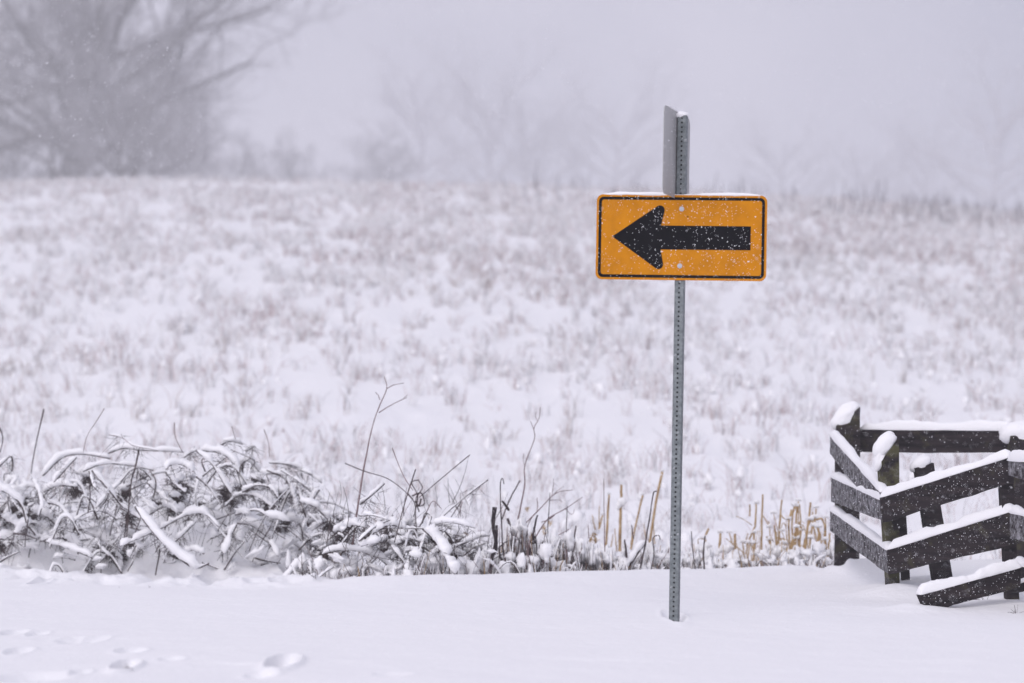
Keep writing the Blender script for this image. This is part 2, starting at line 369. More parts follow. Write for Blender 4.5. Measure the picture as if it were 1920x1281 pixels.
# ------------------------------------------------------------------ low dry grass at the edge of the bank
def verge_grass():
    mb = MB()
    n = 3600
    px = rng.uniform(560, 1570, n); u = (px - 960) / F
    Yc = np.interp(u * 21, Yc_x, Yc_y); Y = Yc + .25 + rng.random(n) ** 1.4 * 2.0
    X = u * Y; Z = H(X, Y) - .03
    h = rng.uniform(.05, .34, n) * rng.uniform(.6, 1, n) * np.interp(px, [560, 900, 1200, 1300, 1560], [.8, 1.1, .9, .7, .8])
    lean = rng.normal(0, .28, (n, 2)); bend = rng.normal(0, .25, (n, 2)) * (rng.random((n, 1)) < .5)
    k = 5; t = np.linspace(0, 1, k)[None, :, None]
    PP = np.stack([X, Y, Z], -1)[:, None] + np.concatenate([(lean[:, None] * t + bend[:, None] * t ** 3) * h[:, None, None], (t - .25 * np.abs(bend[:, None, :1]) * t ** 3) * h[:, None, None]], -1)
    w = rng.uniform(.0012, .0030, n) * (1 + 1.2 * (rng.random(n) < .07)); RR = w[:, None] * np.linspace(1.2, .4, k)[None]
    kind = rng.random(n) + np.interp(px, [560, 1150, 1300, 1560], [0, .05, .25, .35])
    for m, sel in ((0, kind < .62), (1, (kind >= .62) & (kind < .92)), (2, kind >= .92)):
        V, Qd, tr = tubes(PP[sel], RR[sel], 4); mb.add(V, Qd, tr, m)
    ns_ = 400; pxs = np.where(rng.random(ns_) < .33, rng.uniform(1090, 1255, ns_), rng.uniform(1285, 1562, ns_)); us_ = (pxs - 960) / F
    Ys_ = np.interp(us_ * 21.5, Yc_x, Yc_y) + rng.uniform(.5, 2.6, ns_); b0 = np.stack([us_ * Ys_, Ys_, H(us_ * Ys_, Ys_) - .03], -1)
    hs_ = rng.uniform(.10, .42, ns_) * rng.uniform(.5, 1, ns_) * np.interp(pxs, [1090, 1250, 1290, 1400, 1562], [.8, .8, .6, 1.35, 1.5]); ls_ = rng.normal(0, .17, ns_)
    tq_ = np.linspace(0, 1, 6)[None]; fold = (rng.random(ns_) < .25) * rng.uniform(.2, .5, ns_)
    Ps_ = np.stack([b0[:, :1] + (ls_ * hs_)[:, None] * tq_ + (np.sign(ls_) * fold * hs_)[:, None] * np.clip(tq_ - .6, 0, 1) * 2, b0[:, 1:2] + tq_ * 0, b0[:, 2:] + hs_[:, None] * (tq_ - (fold[:, None] * 2.2) * np.clip(tq_ - .6, 0, 1))], -1)
    V, Qd, tr = tubes(Ps_, rng.uniform(.0022, .0052, ns_)[:, None] * np.array([1.1, 1, 1.05, .95, .9, .7])[None], 5); mb.add(V, Qd, tr, 2)
    heaps = [(950,1030,16,24),(978,1006,34,16),(1000,1040,20,26),(1024,1036,20,18),(1068,1030,36,16),(1045,1058,22,14),(1100,1048,26,16),(1132,1054,40,14),(1162,1060,20,12),(1190,1052,16,22),(1232,1046,26,20),(1250,1066,16,14),
             (1290,1062,20,12),(1320,1058,18,16),(1345,1070,24,10),(900,1062,22,16),(880,1080,26,12),(1392,1062,34,9),(1440,1058,30,10),(1490,1056,28,10),(1530,1052,22,14),(930,1076,18,16),(1010,1072,20,12),(1080,1074,22,10),(1205,1074,22,9)]
    hb_ = MB()
    for q, (hx, hy, hw, hh) in enumerate(heaps):
        Yh = float(np.interp((hx - 960) / F * 21, Yc_x, Yc_y)) + rng.uniform(.35, 1.0); hy -= 8; hh *= 1.25; c = P(hx, hy, Yh); pw = hw * Yh / F; ph = hh * Yh / F
        gz = Hs(c[0], Yh); nn = int(26 + hw); k = 5
        top = c + rng.normal(0, 1, (nn, 3)) * [pw * .5, .06, ph * .3]; bot = top + np.stack([rng.normal(0, .035, nn), rng.normal(0, .04, nn), gz - top[:, 2] - .02], -1)
        bw = rng.normal(0, .018, (nn, 3)); tt_ = np.linspace(0, 1, k)[None, :, None]
        PPh = bot[:, None] + (top - bot)[:, None] * tt_ + bw[:, None] * np.sin(tt_ * math.pi)
        RRh = rng.uniform(.0012, .0036, nn)[:, None] * np.linspace(1.2, .6, k)[None]; kk_ = rng.random(nn)
        for m, sel in ((0, kk_ < .62), (1, (kk_ >= .62) & (kk_ < .88)), (2, kk_ >= .88)):
            if sel.any(): V, Qd, tr = tubes(PPh[sel], RRh[sel], 5); mb.add(V, Qd, tr, m)
        for r_ in range(4):
            blob(hb_, c + [rng.normal(0, pw * .45), rng.normal(0, .03), rng.normal(0, ph * .25)], (pw * rng.uniform(.18, .40), .05, ph * rng.uniform(.45, .85) + .012), q * 7 + r_, 20, 14, .9)
        for r_ in range(4):
            j = rng.integers(0, nn); snow_on(hb_, spline(PPh[j], 9), .002, rng.uniform(.012, .026), q * 5 + r_, 8)
    o = mb.build('verge_grass', [M_TWIG, M_RED, M_STRAW])
    tag(o, 'short dead grass and weed stems poking out of the snow along the bank', 'grass', kind='stuff')
    sb = hb_
    for i in range(0, n, 5):
        blob(sb, PP[i, 2 + (i // 5) % 3] + [0, -.01, 0], np.array([rng.uniform(.015, .05), .03, rng.uniform(.014, .06)]), i, 12, 9, .8)
    for i in range(1, n, 5):
        if h[i] > .09: snow_on(sb, spline(PP[i], 8), w[i], rng.uniform(.010, .022), i, 7)
    o = sb.build('verge_snow', [M_SNOWC])
    tag(o, 'small pillows of snow caught on the weeds along the bank', 'snow', kind='stuff')
verge_grass()

# ------------------------------------------------------------------ bramble tangle
PXM = F  # pixels per metre at depth Y is F / Y
def trace(pts, Y, k, wob=.05):
    p = np.array([P(a, b, Y) for a, b in pts]); s = spline(p, k)
    ph = rng.uniform(0, 6); u = np.linspace(0, 1, k); s[:, 1] += wob * np.sin(u * 3 + ph)
    return s
def twig_burst(mb, c, n, spread, length, r, down=.5, m=0):
    """fine dead twigs and leaves in a dense tuft around c"""
    c = np.asarray(c); k = 5
    st = c + rng.normal(0, 1, (n, 3)) * spread
    d = rng.normal(0, 1, (n, 3)) * [1, .7, 1]; d[:, 2] = -np.abs(d[:, 2]) * down * 2 + rng.normal(0, .35, n)
    d /= np.linalg.norm(d, axis=1, keepdims=True)
    L = length * rng.uniform(.4, 1.2, n); bn = rng.normal(0, .35, (n, 3))
    t = np.linspace(0, 1, k)[None, :, None]
    PP = st[:, None] + (d[:, None] * t + bn[:, None] * t * t) * L[:, None, None]
    RR = r * rng.uniform(.5, 1.2, n)[:, None] * np.linspace(1, .4, k)[None]
    V, Qd, tr = tubes(PP, RR, 4); mb.add(V, Qd, tr, m)

CANES = [ # points (photo px), cane radius px, snow depth px
 ([(80,892),(116,858),(155,852),(206,860)],2,11),([(99,904),(126,876),(145,858)],1.5,9),([(203,850),(232,841),(266,844),(345,848)],1.6,9),
 ([(202,815),(230,822),(250,836),(300,845)],.9,4),([(157,884),(194,870),(242,873),(286,882)],1.6,10),([(80,923),(109,911),(148,913)],1.8,11),
 ([(-20,905),(24,930),(41,950),(48,981)],2,14),([(58,897),(73,921),(80,948),(76,967)],1.6,8),([(58,957),(85,967),(100,980),(114,994)],2,15),
 ([(85,942),(109,950),(126,971),(132,993)],1.6,9),([(174,882),(206,921),(225,947),(243,960)],2,10),([(165,884),(172,900),(180,915)],1.5,4),
 ([(259,843),(252,880),(245,911),(238,1030)],1.8,0),([(253,950),(281,989),(323,1033),(365,1064),(393,1056)],2.6,17),
 ([(155,998),(180,1008),(205,1022),(220,1045),(226,1068)],2,17),([(-10,1010),(40,1012),(80,1007),(130,1003)],2,15),([(75,1015),(110,1008),(140,1018),(150,1044)],2,15),
 ([(240,960),(232,1035)],1.8,0),([(222,930),(214,965),(205,1015)],1.4,0),([(321,942),(314,975),(307,1009)],1.7,0),([(298,1030),(293,1078)],1.8,0),
 ([(81,767),(75,800),(66,850),(60,888)],1.4,0),([(195,766),(180,793),(165,818),(157,848)],.8,0),([(-2,800),(3,820),(0,848)],1.4,0),([(-5,880),(10,866),(22,856),(25,868),(22,884)],1.6,6),
 ([(326,792),(329,817),(343,847)],.9,0),([(345,857),(356,850),(368,845)],1.5,5),([(368,845),(399,871),(421,907),(433,926)],1.7,10),([(374,845),(415,850),(441,873),(454,912)],2,13),
 ([(309,885),(326,907),(348,923)],1.7,11),([(312,880),(317,873),(337,871),(362,884)],1.7,11),([(409,838),(433,828),(455,833)],1.5,9),([(460,848),(479,836)],1,5),
 ([(453,892),(457,868),(470,866),(486,884)],1.6,10),([(494,805),(503,832),(506,857)],.8,0),([(433,800),(438,812),(443,824)],.8,0),([(505,868),(542,872),(566,882),(603,906)],1.4,9),
 ([(542,875),(586,890)],1.2,5),([(525,882),(547,894),(578,916)],1.3,6),([(500,882),(532,897),(545,921),(559,962)],1.7,10),([(549,897),(561,916),(569,957)],1.2,4),
 ([(598,919),(569,957)],2,9),([(453,923),(479,911),(506,914),(522,934)],1.5,9),([(421,950),(445,930),(479,930),(513,952)],1.5,9),([(440,966),(479,957),(506,969),(545,978)],1.7,12),
 ([(542,916),(511,950),(486,991),(467,1034)],1.2,2),([(523,972),(514,1000),(506,1028)],1.3,2),([(508,989),(489,1018),(472,1054)],1.1,1),([(380,957),(414,979),(443,1003)],1.8,15),
 ([(443,984),(433,1005),(421,1038)],1.6,12),([(443,986),(455,1008),(462,1034)],1.6,8),([(300,992),(345,968),(382,964),(411,988)],1.8,15),([(322,1020),(345,1002),(368,979)],1.5,9),
 ([(445,981),(474,986),(508,1013)],1.8,14),([(377,1063),(404,1032),(433,989)],.8,0),([(530,972),(561,981),(568,1020)],1.7,13),([(511,1073),(532,1036)],.8,0),
 ([(0,970),(28,985),(50,996)],1.8,12),([(52,960),(52,1000)],1.4,0),([(58,1018),(56,1045)],1.4,0),([(275,905),(300,930),(318,940)],1.6,10),([(280,965),(310,950),(345,962)],1.7,14),
 ([(215,985),(225,1000),(215,1020)],1.5,7),([(180,960),(196,940),(204,925)],1.5,9),([(395,1010),(425,1000),(455,1015)],1.8,14),([(560,940),(590,950),(615,975)],1.6,12),([(575,985),(600,975),(625,990)],1.6,12)]
CANES2 = [
 ([(646,869),(684,884),(726,897),(756,918),(775,938)],1.1,1.5),([(720,907),(698,928),(676,946)],2.2,6),([(779,880),(762,933),(740,1017)],1.3,0),
 ([(881,853),(853,876),(821,903),(786,933)],1.0,1),([(735,840),(745,867),(758,895),(775,920)],.9,0),([(915,900),(870,934),(823,975)],1.2,2.5),([(865,941),(842,975)],1.0,0),([(867,941),(858,975)],.8,0),
 ([(809,969),(795,1010),(779,1057)],1.5,4),([(604,1040),(625,1033),(663,1032),(695,1040),(722,1057),(744,1088)],1.5,12),([(672,968),(701,967),(729,975)],1.2,9),
 ([(697,1025),(727,1009)],1.5,9),([(737,966),(729,1000)],1.0,0),([(792,992),(821,1021),(853,1076)],2.2,22),([(782,1060),(830,1070),(863,1088)],2.5,28),
 ([(836,1034),(864,1021),(900,1008),(918,1005)],1.4,10),([(811,985),(842,979),(891,990)],1.3,10),([(619,971),(613,1025)],1.2,0),([(834,996),(851,1017)],1.6,2),
 ([(745,1022),(770,1012),(800,1020)],1.6,13),([(700,1000),(730,985),(760,992)],1.6,13),([(640,1000),(660,985),(690,990)],1.6,13),([(800,960),(812,940),(828,955)],.9,0)]
BUSH = [(-40, 165, 22.4, 'snow covered bramble clump at the left frame edge with a dark hollow'),
        (165, 335, 22.2, 'snow laden bramble clump with long flat cane, leaning bough and dark upright stakes'),
        (335, 480, 22.5, 'tallest bramble clump, thick snow on arching canes over dense dark twigs'),
        (480, 640, 22.6, 'drooping bramble clump whose snowy canes bend down to the right')]
def build_bush(x0, x1, Yb, label, canes, nb, zr=(900, 1045), name='bramble_bush', cat='bush', nrand=20, blobs=28):
    cx = (max(x0, -40) + x1) / 2; b = P(cx, 1060, Yb); root = empty(name, (b[0], Yb, Hs(b[0], Yb)))
    off = -np.array(root.location)
    tag(root, label, cat)
    tw = MB(); sn = MB(); 
    for pts, r, s in canes:
        if not (x0 <= pts[0][0] < x1): continue
        Y = Yb + rng.uniform(-1.15, -.35); px = Y / F
        c = trace(pts, Y, 22) + off; R = r * px * np.linspace(1.0, .65, 22) * (1 + .15 * fbm(np.linspace(0, 9, 22), np.zeros(22) + Y, 3, 2))
        V, Qd, tr = tubes(c[None], R[None], 6)
        co = mesh_obj('cane', V, Qd, tr, [M_TWIG if r > .95 else M_RED], parent=root)
        if s > 1.5:
            m = MB(); snow_on(m, c, r * px, s * px * 1.05, int(pts[0][0] * 7 + pts[0][1])); m.build('cane_snow', M_SNOWC, co)
            # side twigs hanging below
            for q in range(4):
                j = rng.integers(3, 19); twig_burst(tw, c[j] - [0, 0, .01], 7, .018, .10, .0016)
    zb = [zr[0], zr[1]]
    envx = [-40, 60, 150, 250, 330, 430, 460, 520, 600, 700, 800, 870]; envy = [890, 905, 875, 890, 890, 850, 862, 895, 940, 990, 970, 1020]
    for k in range(nrand):      # fallen and arching canes crossing in all directions
        px0 = rng.uniform(x0, x1); Y = Yb + rng.uniform(-1.1, .8); env = np.interp(px0, envx, envy)
        y0_ = rng.uniform(env + 12, 1078); kind = rng.random(); sg = rng.choice([-1, 1])
        if kind < .26:
            sp_ = rng.uniform(25, 95) * sg; up = rng.uniform(6, 34); dn = rng.uniform(10, 70)
            q = [(px0, y0_ + rng.uniform(0, 40)), (px0 + sp_ * .3, y0_ - up * .8), (px0 + sp_ * .62, y0_ - up), (px0 + sp_, y0_ + dn * .5), (px0 + sp_ * 1.15, y0_ + dn)]
        elif kind < .72:
            an = rng.uniform(-1.0, 1.0); L = rng.uniform(35, 105); q = [(px0, y0_), (px0 + math.cos(an) * L * .5 * sg, y0_ + math.sin(an) * L * .5 + rng.uniform(-6, 3)), (px0 + math.cos(an) * L * sg, y0_ + math.sin(an) * L)]
        else:
            L = rng.uniform(25, 80); q = [(px0, y0_), (px0 + rng.normal(0, 6), y0_ - L * .5), (px0 + rng.normal(0, 16), y0_ - L)]
        lim = lambda a: (a[0], max(a[1], float(np.interp(a[0], envx, envy)) - 8))
        c = trace([lim(a) for a in q], Y, 18) + off; gz_ = Hs(c[0, 0] - off[0], Y) + off[2]; c[:, 2] = np.maximum(c[:, 2], gz_ - .05); r = rng.uniform(.0022, .0062)
        V, Qd, tr = tubes(c[None], (r * np.linspace(1.2, .5, 18))[None], 6); co = mesh_obj('cane', V, Qd, tr, [M_TWIG], parent=root)
        if kind < .74 and rng.random() < .85:
            m = MB(); snow_on(m, c, r, rng.choice([rng.uniform(.008, .02), rng.uniform(.018, .05)]), k + int(x0)); m.build('cane_snow', M_SNOWC, co)
        if kind < .30:
            for q_ in range(3): twig_burst(tw, c[rng.integers(5, 14)] - [0, -.03, .035], 16, .018, .075, .0022)
    for k in range(nb):         # dense dark fine twigs with snow pillow over them
        px0 = rng.uniform(x0, x1); env = np.interp(px0, [-40, 60, 150, 250, 330, 430, 460, 520, 600, 700, 800, 870], [890, 905, 875, 890, 890, 850, 862, 895, 940, 990, 960, 1020])
        y = rng.uniform(env + 12, 1045); Y = Yb + rng.uniform(-.5, .8); c = P(px0, y, Y) + off
        twig_burst(tw, c, 100, .020, .085, .0028, m=0)
        for q in range(5):
            a = c + rng.normal(0, .05, 3); b_ = a + rng.normal(0, .06, 3) * [1, .5, .7]; snow_on(sn, spline([a, (a + b_) / 2 + [0, 0, .012], b_], 9), .002, rng.uniform(.007, .018), k * 7 + q, 7)
        if rng.random() < .35:
            w = rng.uniform(.05, .11)
            blob(sn, c + [0, 0, .055], (w, w * .8, rng.uniform(.022, .045)), k * 3 + int(x0), 14, 9, .5, Euler((0, rng.uniform(-.45, .45), rng.uniform(0, 3))).to_matrix())
    for k in range(blobs):      # small snow lumps
        px0 = rng.uniform(x0, x1); env = np.interp(px0, [-40, 60, 150, 250, 330, 430, 520, 600, 700, 900], [895, 910, 880, 890, 895, 860, 900, 945, 995, 1030])
        y = rng.uniform(env + 10, 1055) if k % 2 else rng.uniform(1015, 1068); Y = Yb + rng.uniform(-1.1, .5); c = P(px0, y, Y) + off
        w = rng.uniform(.02, .055); blob(sn, c, (w * 1.4, w, w * rng.uniform(.4, .7)), k * 5 + 1, 18, 12, .9, Euler((0, rng.uniform(-.8, .8), 0)).to_matrix())
    for (pxa, pxb) in ((x0, x1),):   # thin upright dark twigs and stubs
        n = 40; px0 = rng.uniform(pxa, pxb, n); Y = Yb + rng.uniform(-1.0, .6, n)
        st = np.array([P(a, rng.uniform(940, 1065), b_) for a, b_ in zip(px0, Y)]) + off
        L = rng.uniform(.06, .28, n); d = np.stack([rng.normal(0, .35, n), rng.normal(0, .2, n), np.ones(n)], -1)
        t = np.linspace(0, 1, 5)[None, :, None]; bn = rng.normal(0, .2, (n, 3)); PP = st[:, None] + (d[:, None] * t + bn[:, None] * t * t) * L[:, None, None]
        V, Qd, tr = tubes(PP, rng.uniform(.0010, .0026, n)[:, None] * np.linspace(1.1, .5, 5)[None], 4); tw.add(V, Qd, tr)
    o = tw.build('twigs', M_TWIG, root); o['kind'] = 'stuff'; o = sn.build('snow_clumps', M_SNOWC, root); o['kind'] = 'stuff'
    return root
for x0, x1, Yb, lb in BUSH: build_bush(x0, x1, Yb, lb, CANES, 26, nrand=46)
def build_bush2(x0, x1, Yb, label):
    return build_bush(x0, x1, Yb, label, CANES2, 14, name='bramble_bush', nrand=22, blobs=14)
build_bush2(600, 760, 21.0, 'low bramble clump with one long bowed cane arching to the snow')
build_bush2(760, 925, 21.0, 'low heap of weeds under thick snow beside the rotten stake')

# ------------------------------------------------------------------ separate saplings, stems, stakes
def plant(name, label, cat, Y, stems, material, snow=None, group=None):
    """stems: list of (part_name, px points, radius px start, radius px end)"""
    b = P(*stems[0][1][0], Y); root = empty(name, (b[0], Y, b[2])); off = -np.array(root.location)
    tag(root, label, cat, group)
    for nm, pts, r0, r1 in stems:
        k = max(8, len(pts) * 6); c = trace(pts, Y, k, 0.0) + off
        c[:, 0] += .0025 * fbm(np.linspace(0, 6, k), np.full(k, pts[0][0] * .37), 9, 2); c[:, 1] += (0 if nm in ('stem', 'stalk', 'stake') else .06) * np.linspace(0, 1, k)
        V, Qd, tr = tubes(c[None], (np.linspace(r0, r1, k) * Y / F * (1 + .18 * fbm(np.linspace(0, 8, k), np.full(k, pts[0][0] * .7), 5, 2)))[None], 7)
        mesh_obj(nm, V, Qd, tr, [material], parent=root)
    if snow:
        for pts, s in snow:
            m = MB(); snow_on(m, trace(pts, Y, 14, 0) + off, 1.2 * Y / F, s * Y / F, int(pts[0][0])); m.build('snow', M_SNOWC, root)
    return root
plant('sapling', 'tall bare reddish sapling with forked top, rising above the brush', 'sapling', 20.9,
      [('stem', [(660,1030),(662,1015),(680,889),(699,799),(712,761),(725,729),(720,706)], 2.0, .7), ('branch', [(710,774),(736,758),(763,745)], 1.0, .6),
       ('branch', [(725,729),(738,722),(757,718)], .9, .5), ('branch', [(712,750),(709,742),(703,735)], .8, .5), ('branch', [(757,746),(764,740)], .5, .4)], M_RED)
plant('sapling', 'crooked bare sapling with small forked tip, right of the rotten stake', 'sapling', 21.3,
      [('stem', [(966,1015),(967,994),(983,916),(984,874),(1002,823),(1001,803),(1011,784),(1013,763)], 1.5, .6), ('branch', [(1001,806),(998,798),(995,790)], .7, .5),
       ('branch', [(984,874),(981,862),(982,850)], .6, .4), ('branch', [(1008,790),(1004,780),(1006,772)], .5, .4)], M_RED)
plant('dead_weed', 'thin dark stem with a hooked tip beside the rotten stake', 'weed', 20.4,
      [('stem', [(959,1092),(944,1036),(940,977),(938,911),(942,896),(945,908)], 1.8, .8), ('branch', [(946,1060),(938,1045),(936,1030)], 2.6, 1.5)], M_TWIG)
plant('rotten_stake', 'short thick rotten dark stake speckled with snow at the bank edge', 'stake', 20.3,
      [('stake', [(916,1106),(917,1098),(922,1051),(930,1016),(925,987),(927,951)], 2.6, 4.2), ('stake', [(930,1035),(931,1015),(931,985)], 2.6, 2.5)], M_BARK)
plant('rotten_stake', 'thinner crooked dark stake with straw at its foot, second from left', 'stake', 20.5,
      [('stake', [(981,1098),(984,1080),(989,1055),(999,1004),(1005,975),(1008,966)], 3.2, 1.6), ('stake', [(1001,1020),(999,1000)], 3.6, 3.0)], M_BARK)
plant('dead_weed', 'dark leaning weed stem with withered seed heads behind the hooked stem', 'weed', 21.5,
      [('stem', [(962,1000),(956,985),(952,972)], 2.4, 2.4), ('stem', [(975,901),(962,925),(950,950),(941,975)], 1.2, 1.4), ('seed_head', [(942,940),(948,948),(954,957)], 2.0, 2.8)], M_TWIG)
plant('bare_bush', 'fine branching bare weed spreading to the right, pale reddish twigs', 'weed', 21.2,
      [('stem', [(972,1000),(978,989),(1007,960),(1034,932),(1050,922),(1074,919)], 1.3, .6), ('branch', [(1007,960),(1008,948),(1007,934)], 1.0, .8), ('branch', [(1034,932),(1037,915),(1038,897)], .7, .4),
       ('branch', [(1034,932),(1046,920),(1058,912)], .6, .4), ('branch', [(1038,905),(1046,912)], .4, .3), ('branch', [(1030,938),(1048,938),(1056,942)], .6, .4), ('branch', [(1000,966),(990,985),(988,1000)], .9, .7)], M_RED)
plant('bare_bush', 'lower leaning bare twig reaching right toward the straw stalks', 'weed', 21.0,
      [('stem', [(1000,1012),(1005,1006),(1028,973),(1060,954),(1093,932)], 1.3, .6), ('branch', [(1040,966),(1028,975),(1015,980)], 1.0, .8), ('branch', [(1060,954),(1072,965),(1078,955)], .6, .4),
       ('branch', [(1005,1024),(1035,1010),(1068,993)], 1.0, .7)], M_RED)
plant('weed_tangle', 'knotted dead vine tangle where several thin twigs cross', 'weed', 21.0,
      [('stem', [(782,1010),(779,960),(783,930),(772,905),(786,900)], 1.2, .9), ('stem', [(786,960),(780,935),(792,915),(784,900)], 1.2, .9), ('stem', [(772,930),(790,925),(795,945),(782,950)], 1.5, 1.2),
       ('stem', [(765,925),(778,945),(776,970)], 1.1, .8), ('stem', [(790,935),(785,948),(778,940)], 1.8, 1.3), ('stem', [(800,962),(792,978),(784,992)], 1.5, 1.1)], M_TWIG)
ups = [([(1024,1040),(1028,977),(1031,924)], 1.0, 'thin upright weed stem left of the fine branching weed top'), ([(1061,1032),(1062,985),(1064,948)], 1.0, 'thin upright weed stem in front of the leaning twig tip'),
       ([(1074,1026),(1078,1000),(1080,986)], 1.8, 'short stout dark weed stub under the leaning twig tip'), ([(1134,1035),(1133,990),(1132,897)], .9, 'tall hair thin dark stem just left of the first straw stalk'),
       ([(1200,1070),(1209,1025),(1222,945),(1226,922),(1231,921)], 1.6, 'dark stem with bent tip leaning beside the tallest straw stalk'), ([(1175,1046),(1173,1025),(1171,1012)], 2.2, 'short dark stub between the straw stalks'),
       ([(1306,1084),(1300,1040),(1296,996)], 1.2, 'dark thin stem close to the right side of the sign post'), ([(1322,1084),(1319,1040),(1322,1005)], 1.8, 'ragged dark stem second to the right of the sign post'),
       ([(1218,1082),(1226,1040),(1224,1010),(1235,1004),(1238,1012)], 1.2, 'curled dark stem close to the left side of the sign post'), ([(1188,1010),(1184,985)], 1.0, 'thin short stem right of the middle straw stalk'),
       ([(1104,1010),(1103,985)], .8, 'short thin twig left of the withered leaf clump')]
for pts, r, lb in ups: plant('dead_weed', lb, 'weed', 20.9, [('stem', pts, r * 1.1, r * .7)], M_TWIG if r > .95 else M_RED)
straw = [([(1136,1030),(1139,975),(1142,928)], 2.3, 'straw coloured stalk beside the hair thin dark stem'), ([(1162,1034),(1163,975),(1164,965)], 3.2, 'thick lower straw stalk capped with snow, second from left'),
         ([(1183,1030),(1192,985),(1205,929)], 2.0, 'thin straw stalk leaning right between the thick stalk and the tallest one'), ([(1218,1020),(1231,935),(1242,885)], 2.5, 'tallest straw stalk leaning right toward the sign post'),
         ([(1123,993),(1130,966)], 1.8, 'short blurred straw stalk left of the others')]
for pts, r, lb in straw:
    ss = [('stalk', pts, r, r * .85)]
    if r == 3.2: ss.append(('stalk', [(1165,938),(1165,909)], 2.6, 2.2)); ss[0] = ('stalk', [(1162,1034),(1163,985),(1165,938)], 3.2, 2.4)
    for q in range(2):
        bx_ = pts[0][0] + rng.uniform(-12, 12); ss.append(('stalk', [(bx_, pts[0][1]), (bx_ + rng.uniform(-6, 6), pts[0][1] - rng.uniform(15, 45))], rng.uniform(.8, 1.4), .8))
    plant('dry_reed', lb, 'dry stalk', 23.2, ss, M_STRAW, [([(pts[-1][0] - 4, pts[-1][1]), (pts[-1][0] + 4, pts[-1][1] - 1)], 5)] if r < 3 else [([(1160,958),(1166,948),(1170,950)], 14)])
def leafy(name, label, pts, Y, sz, n, material, cat):
    b = P(*pts[0], Y); root = empty(name, b); tag(root, label, cat); m = MB()
    for (px, py) in pts:
        c = P(px, py, Y) - b
        for i in range(n):
            d = rng.normal(0, 1, 3) * [.5, .5, 1]; d /= np.linalg.norm(d); a = c + rng.normal(0, .35, 3) * sz; L = sz * rng.uniform(.6, 1.3); s = np.cross(d, rng.normal(0, 1, 3)); s /= np.linalg.norm(s); w = L * .16
            t_ = np.linspace(0, 1, 5); mid = a + d * (t_[:, None] - .5) * L * 2 + rng.normal(0, .1, 3) * (t_[:, None] ** 2) * L
            ww = (np.sin(t_ * math.pi) * .9 + .1) * w
            V = np.concatenate([mid - s * ww[:, None], mid + s * ww[:, None]]); m.add(V, [(j, j + 1, j + 6, j + 5) for j in range(4)])
    m.build('leaf', material, root); return root
plant('dead_weed', 'snow plastered leaning weed leaf propped left of the sign post', 'weed', 20.95, [('stem', [(1170,1076),(1190,1046),(1212,1016)], 3.0, 1.5)], M_TWIG, [([(1168,1074),(1190,1044),(1213,1014)], 17)])
leafy('withered_plant', 'dark withered leaf clump left of the straw stalks', [(1113, 1003), (1108, 1012), (1117, 1014)], 21.6, .022, 14, M_STRAW, 'weed')
leafy('withered_plant', 'small tan withered seed head left of the branching weed', [(989, 955)], 22.5, .02, 16, M_STRAW, 'weed')
leafy('withered_plant', 'loose tan withered leaves behind the leaning twig', [(1020, 990), (1030, 982), (1022, 1000)], 22.8, .02, 9, M_STRAW, 'weed')
leafy('withered_plant', 'brown curled leaves in the snow between the two stakes', [(964, 1040), (962, 1056), (968, 1030)], 21.2, .022, 12, M_STRAW, 'weed')
leafy('withered_plant', 'tan leaves low behind the snow heap left of the stake', [(872, 1000), (876, 1003)], 22.0, .018, 7, M_STRAW, 'weed')

# reed clumps between post and fence
CL = [('stubby reed clump with short broken stalks near the sign post', [([(1322,1006),(1329,991)],2.6),([(1349,1028),(1351,1000)],3.0),([(1378,1030),(1378,1001)],3.2),([(1290,1084),(1291,1040)],2.5),([(1340,1084),(1356,1064),(1372,1046)],2.6),([(1316,1046),(1310,1068)],2.5),([(1396,1020),(1403,1000)],1.4)]),
      ('reed clump with the tall forked stalk', [([(1427,1040),(1428,1010),(1429,970),(1430,927)],2.3),([(1431,967),(1437,978),(1443,990)],1.3),([(1406,968),(1406,946)],1.9),([(1416,985),(1418,945)],2.2),([(1400,1022),(1408,1005),(1417,985)],2.2),([(1415,1030),(1413,1000)],2.6),([(1438,1006),(1445,1022),(1451,1040)],2.8),([(1422,1030),(1428,1050),(1436,1054)],2.4),([(1446,1066),(1456,1052),(1464,1040)],2.6),([(1455,997),(1456,1030)],2.4),([(1410,985),(1396,975),(1380,968)],.9)]),
      ('densest brown reed clump in the middle', [([(1460,1020),(1461,990),(1466,937)],2.3),([(1463,965),(1470,972),(1478,975)],1.6),([(1480,1020),(1479,980),(1484,955)],2.4),([(1486,1025),(1485,980),(1489,948)],2.1),([(1491,1022),(1493,975),(1495,944)],2.6),([(1496,1020),(1497,980),(1497,940)],1.7),([(1500,1025),(1501,975),(1499,945)],1.7),([(1478,972),(1486,962),(1492,950)],2.6),([(1482,1030),(1492,1000),(1502,975)],1.9),([(1474,1040),(1484,1022),(1492,1010)],1.4),([(1489,1048),(1491,1022)],1.6),([(1472,1064),(1477,1050),(1482,1038)],1.7),([(1495,1050),(1494,1025)],1.2)]),
      ('reed clump against the fence with one stalk folded over', [([(1505,1042),(1513,1000),(1520,942)],2.6),([(1527,990),(1530,953)],1.8),([(1522,1000),(1524,960)],1.8),([(1510,1030),(1514,990),(1520,975)],2.8),([(1530,975),(1540,973),(1546,985),(1546,1010)],2.3),([(1535,1020),(1536,1000),(1532,990)],2.4),([(1525,1047),(1538,1042),(1551,1037)],2.2),([(1526,1047),(1529,1070)],3.2),([(1554,1040),(1556,1000)],2.2),([(1516,1040),(1520,1010)],1.6),([(1530,1035),(1534,1010)],3.0),([(1518,1072),(1516,1055)],2.6),([(1497,1066),(1503,1060)],2.6)])]
